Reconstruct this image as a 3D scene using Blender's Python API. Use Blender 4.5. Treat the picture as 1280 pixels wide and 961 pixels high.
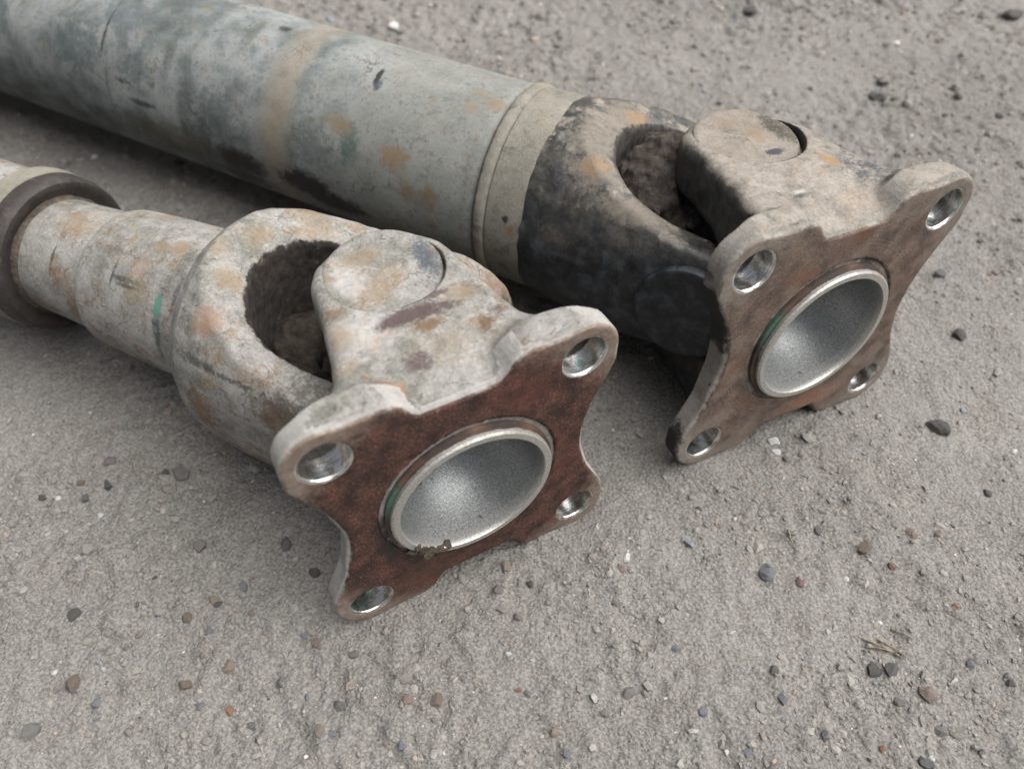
import bpy, math, random
import numpy as np
from mathutils import Matrix, Vector

# ------------------------------------------------------------------ scene, camera, sky, sun
for o in list(bpy.data.objects):
    bpy.data.objects.remove(o, do_unlink=True)
scene = bpy.context.scene
COL = scene.collection

cam_data = bpy.data.cameras.new('camera')
cam = bpy.data.objects.new('camera', cam_data)
COL.objects.link(cam)
CAM_R = [[0.99911, 0.04221, 0.0], [-0.03409, 0.80682, -0.58982], [-0.0249, 0.58929, 0.80754]]
cam.matrix_world = Matrix.Translation((0, 0, 0.2886)) @ Matrix(CAM_R).to_4x4()
cam_data.sensor_fit = 'HORIZONTAL'
cam_data.sensor_width = 36.0
cam_data.lens = 36.0 * 970.0 / 1280.0
cam_data.clip_start = 0.01
cam_data.clip_end = 100.0
cam_data.dof.use_dof = True
cam_data.dof.focus_distance = 0.285
cam_data.dof.aperture_fstop = 8.0
scene.camera = cam

SUN_EL, SUN_AZ = math.radians(60), math.radians(86)      # azimuth from +Y towards +X
world = bpy.data.worlds.new('World')
scene.world = world
world.use_nodes = True
wn = world.node_tree
wn.nodes.clear()
sky = wn.nodes.new('ShaderNodeTexSky')
sky.sky_type = 'NISHITA'
sky.sun_disc = False
sky.sun_elevation = SUN_EL
sky.sun_rotation = SUN_AZ
sky.dust_density = 6.0
sky.air_density = 1.0
hs = wn.nodes.new('ShaderNodeHueSaturation')
hs.inputs['Saturation'].default_value = 0.35
bg = wn.nodes.new('ShaderNodeBackground')
bg.inputs['Strength'].default_value = 0.05
wo = wn.nodes.new('ShaderNodeOutputWorld')
wn.links.new(sky.outputs[0], hs.inputs['Color'])
wn.links.new(hs.outputs[0], bg.inputs['Color'])
wn.links.new(bg.outputs[0], wo.inputs['Surface'])

sun_data = bpy.data.lights.new('sun', 'SUN')
sun_data.energy = 3.5
sun_data.angle = math.radians(80)
sun_data.color = (1.0, 0.985, 0.965)
sun = bpy.data.objects.new('sun', sun_data)
COL.objects.link(sun)
sd = Vector((math.sin(SUN_AZ) * math.cos(SUN_EL), math.cos(SUN_AZ) * math.cos(SUN_EL), math.sin(SUN_EL)))
sun.rotation_euler = sd.to_track_quat('Z', 'Y').to_euler()
sun.location = sd * 3

vs = scene.view_settings
vs.view_transform = 'Standard'
vs.look = 'None'
vs.exposure = 1.0
vs.gamma = 1.0
vs.use_curve_mapping = False
scene.cycles.use_denoising = True
scene.cycles.denoising_prefilter = 'ACCURATE'
scene.cycles.denoising_input_passes = 'RGB_ALBEDO_NORMAL'
scene.cycles.max_bounces = 8

MM = 0.001
rng = np.random.default_rng(7)
random.seed(7)

# ------------------------------------------------------------------ numpy noise and iso-surface mesher
def _hash(ix, iy, iz, seed):
    h = (ix * 374761393 + iy * 668265263 + iz * 2147483647 + seed * 144269504) & 0xffffffff
    h = ((h ^ (h >> 13)) * 1274126177) & 0xffffffff
    h = h ^ (h >> 16)
    return (h & 0xffff) / 32767.5 - 1.0

def noise3(P, scale, seed=0):
    Q = P * scale
    I = np.floor(Q).astype(np.int64)
    F = Q - I
    F = F * F * (3 - 2 * F)
    x, y, z = I[:, 0], I[:, 1], I[:, 2]
    fx, fy, fz = F[:, 0], F[:, 1], F[:, 2]
    out = 0
    for dx in (0, 1):
        wx = fx if dx else 1 - fx
        for dy in (0, 1):
            wy = fy if dy else 1 - fy
            for dz in (0, 1):
                wz = fz if dz else 1 - fz
                out = out + wx * wy * wz * _hash(x + dx, y + dy, z + dz, seed)
    return out

def noise2(x, y, scale, seed=0):
    qx, qy = x * scale, y * scale
    ix, iy = np.floor(qx).astype(np.int64), np.floor(qy).astype(np.int64)
    fx, fy = qx - ix, qy - iy
    fx = fx * fx * (3 - 2 * fx)
    fy = fy * fy * (3 - 2 * fy)
    z = np.zeros_like(ix)
    a = _hash(ix, iy, z, seed) * (1 - fx) + _hash(ix + 1, iy, z, seed) * fx
    b = _hash(ix, iy + 1, z, seed) * (1 - fx) + _hash(ix + 1, iy + 1, z, seed) * fx
    return a * (1 - fy) + b * fy

def smin(a, b, k):
    h = np.clip(0.5 + 0.5 * (b - a) / k, 0, 1)
    return b * (1 - h) + a * h - k * h * (1 - h)

def smax(a, b, k):
    return -smin(-a, -b, k)

CORN = [(0, 0, 0), (1, 0, 0), (0, 1, 0), (1, 1, 0), (0, 0, 1), (1, 0, 1), (0, 1, 1), (1, 1, 1)]
EDGES = [(0, 1), (2, 3), (4, 5), (6, 7), (0, 2), (1, 3), (4, 6), (5, 7), (0, 4), (1, 5), (2, 6), (3, 7)]

def surface_net(f, lo, hi, h):
    """mesh of the zero level of f (arguments in millimetres)"""
    ax = [np.arange(lo[i], hi[i] + h, h) for i in range(3)]
    n = [len(a) for a in ax]
    F = np.empty(n)
    yy, zz = np.meshgrid(ax[1], ax[2], indexing='ij')
    step = max(1, 300000 // (n[1] * n[2]))
    for i0 in range(0, n[0], step):
        xs = ax[0][i0:i0 + step]
        P = np.empty((len(xs), n[1], n[2], 3))
        P[..., 0] = xs[:, None, None]
        P[..., 1] = yy
        P[..., 2] = zz
        F[i0:i0 + step] = f(P.reshape(-1, 3)).reshape(len(xs), n[1], n[2])
    S = F < 0
    cnt = np.zeros([k - 1 for k in n], int)
    for c in CORN:
        cnt += S[c[0]:n[0] - 1 + c[0], c[1]:n[1] - 1 + c[1], c[2]:n[2] - 1 + c[2]]
    mask = (cnt > 0) & (cnt < 8)
    idx = np.argwhere(mask)
    cid = np.full(mask.shape, -1)
    cid[mask] = np.arange(len(idx))
    FC = np.stack([F[idx[:, 0] + c[0], idx[:, 1] + c[1], idx[:, 2] + c[2]] for c in CORN], 1)
    acc = np.zeros((len(idx), 3))
    m = np.zeros(len(idx))
    for p, q in EDGES:
        d = (FC[:, p] < 0) != (FC[:, q] < 0)
        den = FC[:, p] - FC[:, q]
        den = np.where(np.abs(den) < 1e-12, 1e-12, den)
        t = np.where(d, FC[:, p] / den, 0)
        cp, cq = np.array(CORN[p], float), np.array(CORN[q], float)
        acc += d[:, None] * (cp + t[:, None] * (cq - cp))
        m += d
    V = (idx + acc / m[:, None]) * h + np.array([a[0] for a in ax])
    quads = []
    for a in range(3):
        b, c = (a + 1) % 3, (a + 2) % 3
        s0 = [slice(None)] * 3
        s1 = [slice(None)] * 3
        s0[a], s1[a] = slice(0, n[a] - 1), slice(1, n[a])
        D = S[tuple(s0)].astype(int) - S[tuple(s1)].astype(int)
        e = np.argwhere(D != 0)
        sg = D[tuple(e.T)]
        ok = (e[:, b] > 0) & (e[:, c] > 0) & (e[:, b] < n[b] - 1) & (e[:, c] < n[c] - 1)
        e, sg = e[ok], sg[ok]
        def cell(db, dc):
            k = e.copy()
            k[:, b] += db
            k[:, c] += dc
            return cid[tuple(k.T)]
        Q = np.stack([cell(-1, -1), cell(0, -1), cell(0, 0), cell(-1, 0)], 1)
        Q[sg < 0] = Q[sg < 0][:, ::-1]
        quads.append(Q)
    Q = np.concatenate(quads)
    def grad(P, e=0.35):
        g = np.empty_like(P)
        for i in range(3):
            d = np.zeros(3)
            d[i] = e
            g[:, i] = (f(P + d) - f(P - d)) / (2 * e)
        return g
    for _ in range(2):
        g = grad(V)
        st = f(V)[:, None] * g / np.maximum((g * g).sum(1), 0.2)[:, None]
        V = V - np.clip(st, -0.5 * h, 0.5 * h)
    g = grad(V)
    Nn = g / np.maximum(np.linalg.norm(g, axis=1), 1e-9)[:, None]
    return V, Q, Nn

def mesh_from(name, V, Q, Nn=None, smooth=True):
    """V in metres"""
    me = bpy.data.meshes.new(name)
    me.vertices.add(len(V))
    me.vertices.foreach_set('co', np.ascontiguousarray(V, np.float32).ravel())
    k = Q.shape[1]
    me.loops.add(Q.size)
    me.loops.foreach_set('vertex_index', np.ascontiguousarray(Q, np.int32).ravel())
    me.polygons.add(len(Q))
    me.polygons.foreach_set('loop_start', np.arange(0, Q.size, k, dtype=np.int32))
    me.update(calc_edges=True)
    me.validate()
    me.polygons.foreach_set('use_smooth', np.full(len(me.polygons), smooth))
    if Nn is not None and len(me.vertices) == len(Nn):
        me.normals_split_custom_set_from_vertices(Nn.astype(float).tolist())
    return me

def sub_mesh(name, V, Q, Nn, keep):
    q = Q[keep]
    used = np.unique(q)
    remap = np.full(len(V), -1)
    remap[used] = np.arange(len(used))
    return mesh_from(name, V[used] * MM, remap[q], Nn[used])

def lathe(name, prof, seg=128, axis='x', wob=0.0, seed=0, sharp=35, flip=None):
    """revolve (position, radius) in millimetres about the local x (or z) axis"""
    prof = np.array(prof, float)
    th = np.linspace(0, 2 * np.pi, seg, endpoint=False)
    n = len(prof)
    A = prof[:, 0][:, None] + 0 * th
    R = prof[:, 1][:, None] + 0 * th
    if wob:
        P = np.stack([A, R * np.cos(th), R * np.sin(th)], -1).reshape(-1, 3)
        R = R + wob * (noise3(P, 1 / 9.0, seed) + 0.6 * noise3(P, 1 / 3.5, seed + 1)).reshape(R.shape) * (R > 1)
    if axis == 'x':
        V = np.stack([A, R * np.cos(th), R * np.sin(th)], -1)
    else:
        V = np.stack([R * np.cos(th), R * np.sin(th), A], -1)
    V = V.reshape(-1, 3) * MM
    i = np.arange(n - 1)[:, None] * seg
    j = np.arange(seg)[None]
    j2 = (j + 1) % seg
    Q = np.stack([i + j, i + j2, i + seg + j2, i + seg + j], -1).reshape(-1, 4)
    # orient outwards (a profile whose closed section is walked with the metal on its inner side)
    if flip if flip is not None else (axis == 'x') == (prof[-1, 0] < prof[0, 0]):
        Q = Q[:, ::-1]
    me = mesh_from(name, V, Q)
    me.set_sharp_from_angle(angle=math.radians(sharp))
    return me

def obj(name, me, mat=None, parent=None, M=None):
    o = bpy.data.objects.new(name, me)
    COL.objects.link(o)
    if parent is not None:
        o.parent = parent
    if M is not None:
        o.matrix_basis = (parent.matrix_basis.inverted() @ M) if (parent is not None and parent.parent is None) else M
    if mat is not None and me is not None:
        if len(me.materials) == 0:
            me.materials.append(None)
        o.material_slots[0].link = 'OBJECT'
        o.material_slots[0].material = mat
    return o

def tag(o, label, cat, group=None, kind=None):
    o['label'] = label
    o['category'] = cat
    if group:
        o['group'] = group
    if kind:
        o['kind'] = kind
    return o

# ------------------------------------------------------------------ material toolkit
class NT:
    def __init__(self, name):
        self.m = bpy.data.materials.new(name)
        self.m.use_nodes = True
        self.t = self.m.node_tree
        self.t.nodes.clear()
        self.out = self.n('ShaderNodeOutputMaterial')
        self.bsdf = self.n('ShaderNodeBsdfPrincipled')
        self.l(self.bsdf.outputs[0], self.out.inputs['Surface'])
        self.tc = self.n('ShaderNodeTexCoord')
        self.P = self.tc.outputs['Object']
        self._w = self._w2 = None
    def n(self, kind):
        return self.t.nodes.new(kind)
    def l(self, a, b):
        self.t.links.new(a, b)
    def put(self, sock, v):
        if isinstance(v, bpy.types.NodeSocket):
            self.l(v, sock)
        elif isinstance(v, (tuple, list)) and len(v) == 3 and sock.type == 'RGBA':
            sock.default_value = (*v, 1)
        else:
            sock.default_value = v
    def noise(self, scale, detail=4, rough=0.6, vec=None, dist=0.0):
        k = self.n('ShaderNodeTexNoise')
        self.l(vec or self.P, k.inputs['Vector'])
        k.inputs['Scale'].default_value = scale
        k.inputs['Detail'].default_value = detail
        k.inputs['Roughness'].default_value = rough
        k.inputs['Distortion'].default_value = dist
        return k.outputs['Fac']
    def voro(self, scale, vec=None, feature='F1', out='Distance'):
        k = self.n('ShaderNodeTexVoronoi')
        k.feature = feature
        self.l(vec or self.P, k.inputs['Vector'])
        k.inputs['Scale'].default_value = scale
        return k.outputs[out]
    def math(self, op, a, b=0.0, c=0.0, clamp=False):
        k = self.n('ShaderNodeMath')
        k.operation = op
        k.use_clamp = clamp
        for i, v in enumerate((a, b, c)):
            self.put(k.inputs[i], v)
        return k.outputs[0]
    def vmath(self, op, a, b=(0, 0, 0), out=0):
        k = self.n('ShaderNodeVectorMath')
        k.operation = op
        for i, v in enumerate((a, b)):
            if isinstance(v, bpy.types.NodeSocket):
                self.l(v, k.inputs[i])
            else:
                k.inputs[i].default_value = v
        return k.outputs[out]
    def ss(self, v, lo, hi):                       # smooth step, works both ways
        k = self.n('ShaderNodeMapRange')
        k.interpolation_type = 'SMOOTHSTEP'
        self.put(k.inputs['Value'], v)
        if lo < hi:
            a, b, c, d = lo, hi, 0.0, 1.0
        else:
            a, b, c, d = hi, lo, 1.0, 0.0
        k.inputs['From Min'].default_value = a
        k.inputs['From Max'].default_value = b
        k.inputs['To Min'].default_value = c
        k.inputs['To Max'].default_value = d
        return k.outputs['Result']
    def mix(self, fac, a, b, mode='MIX'):
        k = self.n('ShaderNodeMix')
        k.data_type = 'RGBA'
        k.blend_type = mode
        self.put(k.inputs['Factor'], fac)
        self.put(k.inputs[6], a)
        self.put(k.inputs[7], b)
        return k.outputs[2]
    def fmix(self, fac, a, b):
        k = self.n('ShaderNodeMix')
        k.data_type = 'FLOAT'
        self.put(k.inputs[0], fac)
        self.put(k.inputs[2], a)
        self.put(k.inputs[3], b)
        return k.outputs[0]
    def ramp(self, fac, stops):
        k = self.n('ShaderNodeValToRGB')
        self.put(k.inputs[0], fac)
        e = k.color_ramp.elements
        while len(e) < len(stops):
            e.new(0.5)
        for el, (p, c) in zip(e, stops):
            el.position = p
            el.color = (*c, 1)
        return k.outputs[0]
    def xyz(self, vec=None):
        k = self.n('ShaderNodeSeparateXYZ')
        self.l(vec or self.P, k.inputs[0])
        return k.outputs
    def warp(self):
        """shared edge noise in -0.5..0.5"""
        if self._w is None:
            self._w = self.math('SUBTRACT', self.noise(260, 5, 0.65), 0.5)
        return self._w
    def spot(self, c, r, amp=1.0, soft=0.9, solid=False):
        """mask of a ragged, patchy stain at local point c (mm), half sizes r (mm)"""
        if self._w2 is None:
            self._w2 = self.math('SUBTRACT', self.noise(900, 4, 0.7), 0.5)
            self._w3 = self.ss(self.noise(430, 5, 0.7), 0.36, 0.56)
        d = self.vmath('SUBTRACT', self.P, tuple(v * MM for v in c))
        d = self.vmath('MULTIPLY', d, tuple(1 / (v * MM) for v in r))
        L = self.vmath('LENGTH', d, out=1)
        L = self.math('MULTIPLY_ADD', self.warp(), amp * 2.4, L)
        L = self.math('MULTIPLY_ADD', self._w2, 0.5 + amp * 1.0, L)
        m = self.ss(L, 1.0 + soft * 0.5, 1.0 - soft * 0.5)
        if solid:
            return m
        return self.math('MULTIPLY', m, self.math('MULTIPLY_ADD', self._w3, 0.45, 0.55))
    def upness(self):
        g = self.n('ShaderNodeNewGeometry')
        return self.xyz(g.outputs['Normal'])[2]
    def bump(self, height, strength=0.3, dist=0.0004, base=None):
        k = self.n('ShaderNodeBump')
        self.put(k.inputs['Strength'], strength)
        k.inputs['Distance'].default_value = dist
        self.put(k.inputs['Height'], height)
        if base is not None:
            self.l(base, k.inputs['Normal'])
        return k.outputs[0]
    def done(self, col, rough=0.8, metal=0.0, normal=None, spec=None):
        b = self.bsdf
        self.put(b.inputs['Base Color'], col)
        self.put(b.inputs['Roughness'], rough)
        self.put(b.inputs['Metallic'], metal)
        if spec is not None:
            self.put(b.inputs['Specular IOR Level'], spec)
        if normal is not None:
            self.l(normal, b.inputs['Normal'])
        return self.m

# ------------------------------------------------------------------ materials
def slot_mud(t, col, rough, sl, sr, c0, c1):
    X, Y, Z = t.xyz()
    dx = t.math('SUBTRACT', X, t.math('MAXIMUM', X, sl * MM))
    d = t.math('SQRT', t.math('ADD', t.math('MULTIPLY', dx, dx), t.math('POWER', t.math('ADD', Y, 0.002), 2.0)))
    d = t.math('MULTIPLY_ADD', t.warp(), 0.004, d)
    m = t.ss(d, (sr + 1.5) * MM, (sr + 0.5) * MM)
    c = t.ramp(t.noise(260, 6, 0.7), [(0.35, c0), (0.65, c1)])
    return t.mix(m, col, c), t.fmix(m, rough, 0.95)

def apply_spots(t, col, rough, spots):
    for c, r, colour, rg, amp, op in spots:
        m = t.spot(c, r, amp, 0.7 if op > 0.94 else 0.9, op > 0.94)
        if op < 1:
            m = t.math('MULTIPLY', m, op)
        col = t.mix(m, col, colour)
        rough = t.fmix(m, rough, rg)
    return col, rough

def mat_ground():
    t = NT('packed_dirt')
    big = t.noise(9, 3, 0.5)
    mid = t.noise(60, 5, 0.6)
    fine = t.noise(500, 4, 0.7)
    col = t.ramp(t.math('ADD', t.math('MULTIPLY', big, 0.62), t.math('MULTIPLY', mid, 0.38)),
                 [(0.36, (0.138, 0.130, 0.117)), (0.5, (0.200, 0.189, 0.174)), (0.62, (0.250, 0.237, 0.220))])
    col = t.mix(t.math('MULTIPLY', t.ss(t.noise(35, 4, 0.6), 0.52, 0.72), 0.45), col, (0.168, 0.136, 0.110))
    gr = t.voro(820, out='Color')
    gx = t.xyz(gr)
    gcol = t.ramp(gx[0], [(0.0, (0.06, 0.056, 0.052)), (0.18, (0.135, 0.125, 0.112)), (0.62, (0.205, 0.19, 0.17)),
                          (0.80, (0.23, 0.175, 0.14)), (0.90, (0.165, 0.18, 0.205)), (1.0, (0.40, 0.385, 0.355))])
    col = t.mix(t.math('MULTIPLY', t.ss(t.noise(140, 3, 0.6), 0.42, 0.65), 0.60), col, gcol)
    col = t.mix(0.45, col, t.ramp(t.noise(900, 4, 0.75), [(0.40, (0.055, 0.052, 0.047)), (0.60, (0.31, 0.295, 0.275))]))
    h = t.math('ADD', t.math('MULTIPLY', t.noise(230, 7, 0.74), 1.3), t.math('MULTIPLY', t.voro(700), -0.5))
    return t.done(col, 0.95, 0, t.bump(h, 1.0, 0.0014), 0.15)

def mat_gravel():
    t = NT('gravel_grains')
    a = t.n('ShaderNodeAttribute')
    a.attribute_name = 'tint'
    dust = t.math('MULTIPLY', t.ss(t.noise(420, 4, 0.65), 0.35, 0.7), 0.55)
    col = t.mix(dust, a.outputs['Color'], (0.183, 0.174, 0.161))
    return t.done(col, 0.9, 0, t.bump(t.noise(1500, 4, 0.7), 0.5, 0.0003), 0.2)

_peb = {}
def mat_pebble(c):
    if c not in _peb:
        t = NT('pebble_stone')
        oi = t.n('ShaderNodeObjectInfo')
        v = t.vmath('ADD', t.P, oi.outputs['Location'])
        n = t.noise(700, 5, 0.65, v)
        col = t.mix(t.ss(n, 0.40, 0.60), tuple(k * 0.75 for k in c), tuple(min(0.85, k * 1.75) for k in c))
        dust = t.math('MULTIPLY', t.ss(t.noise(420, 5, 0.7, v), 0.42, 0.58), 0.15 if c[0] > 0.4 else 0.6)
        col = t.mix(dust, col, (0.183, 0.174, 0.161))
        _peb[c] = t.done(col, 0.85, 0, t.bump(t.noise(900, 6, 0.75, v), 0.9, 0.0010), 0.2)
    return _peb[c]

def mat_straw():
    t = NT('dry_straw')
    col = t.ramp(t.noise(500, 4, 0.7), [(0.38, (0.055, 0.045, 0.032)), (0.6, (0.20, 0.168, 0.12))])
    return t.done(col, 0.9)

def casting_grey(name, spots=(), slot=None, dark_scratch=True):
    """dusty, chipped, pale grey paint over a rough casting (near shaft)"""
    t = NT(name)
    big = t.noise(38, 4, 0.6)
    mid = t.noise(150, 5, 0.65)
    fine = t.noise(900, 5, 0.75)
    col = t.ramp(t.math('ADD', t.math('MULTIPLY', big, 0.55), t.math('MULTIPLY', mid, 0.45)),
                 [(0.38, (0.068, 0.072, 0.062)), (0.45, (0.132, 0.134, 0.123)), (0.52, (0.198, 0.196, 0.189)), (0.62, (0.275, 0.270, 0.268))])
    rust = t.ss(t.math('ADD', t.noise(95, 6, 0.62, dist=0.6), t.math('MULTIPLY', t.warp(), 0.25)), 0.560, 0.630)
    rc = t.ramp(t.noise(330, 4, 0.6), [(0.36, (0.100, 0.060, 0.032)), (0.52, (0.185, 0.112, 0.056)), (0.66, (0.225, 0.160, 0.100))])
    col = t.mix(t.math('MULTIPLY', rust, 0.80), col, rc)
    chip = t.ss(t.noise(210, 6, 0.7, dist=1.0), 0.612, 0.632)
    col = t.mix(t.math('MULTIPLY', chip, 0.75), col, (0.050, 0.040, 0.036))
    pale = t.ss(t.noise(260, 5, 0.7), 0.575, 0.64)
    col = t.mix(t.math('MULTIPLY', pale, 0.35), col, (0.38, 0.368, 0.36))
    lin = t.math('ABSOLUTE', t.math('SUBTRACT', t.noise(45, 3, 0.5, t.vmath('ADD', t.P, (1.1, 0.2, 0.8))), 0.5))
    lm = t.math('MULTIPLY', t.ss(lin, 0.007, 0.002), t.ss(t.noise(38, 3, 0.5), 0.50, 0.58))
    col = t.mix(t.math('MULTIPLY', lm, 0.7), col, (0.045, 0.043, 0.040))
    if dark_scratch:
        mp = t.n('ShaderNodeMapping')
        t.l(t.P, mp.inputs[0])
        mp.inputs['Rotation'].default_value = (0.4, 0.9, 0.35)
        mp.inputs['Scale'].default_value = (60, 900, 900)
        s = t.ss(t.noise(1.0, 2, 0.5, mp.outputs[0]), 0.70, 0.76)
        col = t.mix(t.math('MULTIPLY', s, 0.6), col, (0.05, 0.053, 0.05))
    col = t.mix(0.30, col, t.ramp(fine, [(0.36, (0.09, 0.085, 0.075)), (0.64, (0.42, 0.405, 0.385))]))
    col = t.mix(1.0, col, (0.90, 0.885, 0.85), 'MULTIPLY')
    col, rg = apply_spots(t, col, 0.78, spots)
    if slot:
        col, rg = slot_mud(t, col, rg, *slot)
    h = t.math('ADD', t.math('ADD', t.math('MULTIPLY', fine, 0.5), t.math('MULTIPLY', mid, 1.0)), t.math('MULTIPLY', chip, -0.35))
    return t.done(col, rg, 0, t.bump(h, 0.55, 0.0007), 0.3)

def casting_black(name, spots=(), dust_lo=0.25, dust_hi=0.75, slot=None):
    """old black paint with pale mud dust lying on whatever faces up (far shaft)"""
    t = NT(name)
    mid = t.noise(130, 5, 0.65)
    fine = t.noise(900, 5, 0.75)
    col = t.ramp(mid, [(0.36, (0.008, 0.009, 0.010)), (0.5, (0.018, 0.021, 0.026)), (0.64, (0.048, 0.053, 0.060))])
    speck = t.ss(t.noise(1500, 2, 0.5), 0.72, 0.76)
    col = t.mix(t.math('MULTIPLY', speck, 0.5), col, (0.30, 0.29, 0.27))
    up = t.math('MULTIPLY_ADD', t.math('SUBTRACT', t.noise(110, 7, 0.74), 0.5), 2.4, t.upness())
    grime = t.ss(up, dust_lo - 0.9, dust_lo + 0.1)
    col = t.mix(t.math('MULTIPLY', grime, 0.75), col, t.ramp(t.noise(240, 5, 0.7), [(0.36, (0.022, 0.021, 0.018)), (0.62, (0.085, 0.077, 0.063))]))
    dust = t.math('MULTIPLY', t.ss(up, dust_lo, dust_hi), 0.92)
    dc = t.ramp(t.noise(180, 5, 0.65), [(0.3, (0.085, 0.072, 0.058)), (0.5, (0.160, 0.141, 0.118)), (0.66, (0.225, 0.203, 0.175))])
    tan = t.ss(t.noise(60, 4, 0.6), 0.55, 0.7)
    dc = t.mix(t.math('MULTIPLY', tan, 0.5), dc, (0.22, 0.145, 0.08))
    col = t.mix(dust, col, dc)
    col = t.mix(t.math('MULTIPLY', dust, 0.3), col, t.ramp(fine, [(0.3, (0.12, 0.10, 0.08)), (0.7, (0.55, 0.50, 0.45))]))
    rg = t.fmix(dust, 0.42, 0.92)
    col, rg = apply_spots(t, col, rg, spots)
    if slot:
        col, rg = slot_mud(t, col, rg, *slot)
    h = t.math('ADD', t.math('MULTIPLY', fine, 0.5), t.math('MULTIPLY', t.noise(300, 5, 0.7), 0.8))
    return t.done(col, rg, 0, t.bump(h, 0.5, 0.0006), 0.4)

def mat_flange(name, face, speck, lug, side, side_dark=None, turned=False, spots=(), lugk=0.8):
    """face rust, bright bolt bores; sides painted like the casting"""
    t = NT(name)
    fine = t.noise(1500, 4, 0.75)
    mid = t.noise(120, 5, 0.65)
    X, Y, Z = t.xyz()
    comb = t.n('ShaderNodeCombineXYZ')
    t.l(t.math('ABSOLUTE', X), comb.inputs[0])
    t.l(t.math('ABSOLUTE', Y), comb.inputs[1])
    hd = t.vmath('LENGTH', t.vmath('SUBTRACT', comb.outputs[0], (0.0430, 0.0431, 0)), out=1)
    c2 = t.n('ShaderNodeCombineXYZ')
    t.l(X, c2.inputs[0])
    t.l(Y, c2.inputs[1])
    rr = t.vmath('LENGTH', c2.outputs[0], out=1)
    # machined face, rusted
    f = t.ramp(mid, [(0.38, tuple(k * 0.55 for k in face)), (0.5, face), (0.62, tuple(k * 1.45 for k in face))])
    sp = t.ss(t.math('MULTIPLY_ADD', t.math('SUBTRACT', mid, 0.5), 0.35, t.noise(1200, 3, 0.7)), 0.55, 0.62)
    f = t.mix(t.math('MULTIPLY', sp, 0.9), f, tuple(k * 1.25 for k in speck))
    sp2 = t.ss(t.noise(1000, 3, 0.7, t.vmath('ADD', t.P, (1.7, 0.3, 0))), 0.56, 0.64)
    f = t.mix(t.math('MULTIPLY', sp2, 0.6), f, (0.022, 0.018, 0.016))
    if turned:
        ring = t.noise(1.0, 3, 0.6, None)
        k = t.n('ShaderNodeCombineXYZ')
        t.l(t.math('MULTIPLY', rr, 1400), k.inputs[0])
        ring = t.noise(1.0, 3, 0.7, k.outputs[0])
        f = t.mix(0.16, f, t.ramp(ring, [(0.38, (0.04, 0.03, 0.026)), (0.62, (0.26, 0.21, 0.18))]))
        f = t.mix(t.math('MULTIPLY', t.ss(t.noise(55, 4, 0.6), 0.5, 0.66), 0.5), f, (0.185, 0.160, 0.135))
        f = t.mix(t.math('MULTIPLY', t.ss(t.noise(48, 4, 0.6, t.vmath('ADD', t.P, (0.4, 0.9, 0))), 0.52, 0.66), 0.6), f, (0.13, 0.062, 0.034))
    lugm = t.ss(t.math('MULTIPLY_ADD', t.warp(), 0.022, rr), 0.0520, 0.0680)
    lugc = t.ramp(t.noise(400, 4, 0.65), [(0.3, tuple(k * 0.65 for k in lug)), (0.7, tuple(k * 1.2 for k in lug))])
    f = t.mix(t.math('MULTIPLY', lugm, lugk), f, lugc)
    # painted sides
    s = t.ramp(mid, [(0.30, tuple(k * 0.72 for k in side)), (0.5, side), (0.72, tuple(min(1, k * 1.2) for k in side))])
    rust = t.ss(t.noise(110, 5, 0.65), 0.60, 0.68)
    s = t.mix(t.math('MULTIPLY', rust, 0.7), s, (0.17, 0.105, 0.058))
    s = t.mix(0.25, s, t.ramp(t.noise(900, 5, 0.75), [(0.36, (0.09, 0.085, 0.075)), (0.64, (0.42, 0.405, 0.385))]))
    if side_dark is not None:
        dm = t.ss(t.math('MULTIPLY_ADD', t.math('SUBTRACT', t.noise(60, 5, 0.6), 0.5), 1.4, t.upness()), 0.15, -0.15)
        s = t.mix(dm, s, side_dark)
    facem = t.ss(Z, 0.0011, 0.0006)
    col = t.mix(facem, s, f)
    edge = t.math('MULTIPLY', t.math('MULTIPLY', t.ss(Z, 0.0018, 0.0008), t.ss(Z, 0.00012, 0.0004)), t.ss(t.noise(160, 5, 0.7), 0.48, 0.6))
    col = t.mix(t.math('MULTIPLY', edge, 0.35), col, (0.45, 0.435, 0.41))
    rough = t.fmix(facem, 0.75, 0.62)
    col, rough = apply_spots(t, col, rough, spots)
    bore = t.ss(hd, 0.0086, 0.0083)
    streak = t.n('ShaderNodeMapping')
    t.l(t.P, streak.inputs[0])
    streak.inputs['Scale'].default_value = (120, 120, 2600)
    sn = t.noise(1.0, 4, 0.7, streak.outputs[0])
    bcol = t.ramp(sn, [(0.36, (0.38, 0.37, 0.355)), (0.52, (0.66, 0.655, 0.645)), (0.64, (0.84, 0.84, 0.83))])
    bcol = t.mix(t.math('MULTIPLY', t.ss(t.noise(220, 4, 0.6), 0.48, 0.60), 0.75), bcol, (0.30, 0.24, 0.17))
    bcol = t.mix(t.math('MULTIPLY', t.ss(t.noise(150, 4, 0.6, t.vmath('ADD', t.P, (0.7, 0.2, 0.1))), 0.58, 0.68), 0.7), bcol, (0.12, 0.30, 0.24))
    col = t.mix(bore, col, bcol)
    rough = t.fmix(bore, rough, 0.27)
    h = t.math('ADD', t.math('MULTIPLY', fine, 0.9), t.math('MULTIPLY', t.noise(500, 4, 0.7), 0.6))
    return t.done(col, rough, t.math('MULTIPLY', bore, 0.95), t.bump(h, t.fmix(bore, 0.75, 0.15), 0.0007), 0.35)

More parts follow.
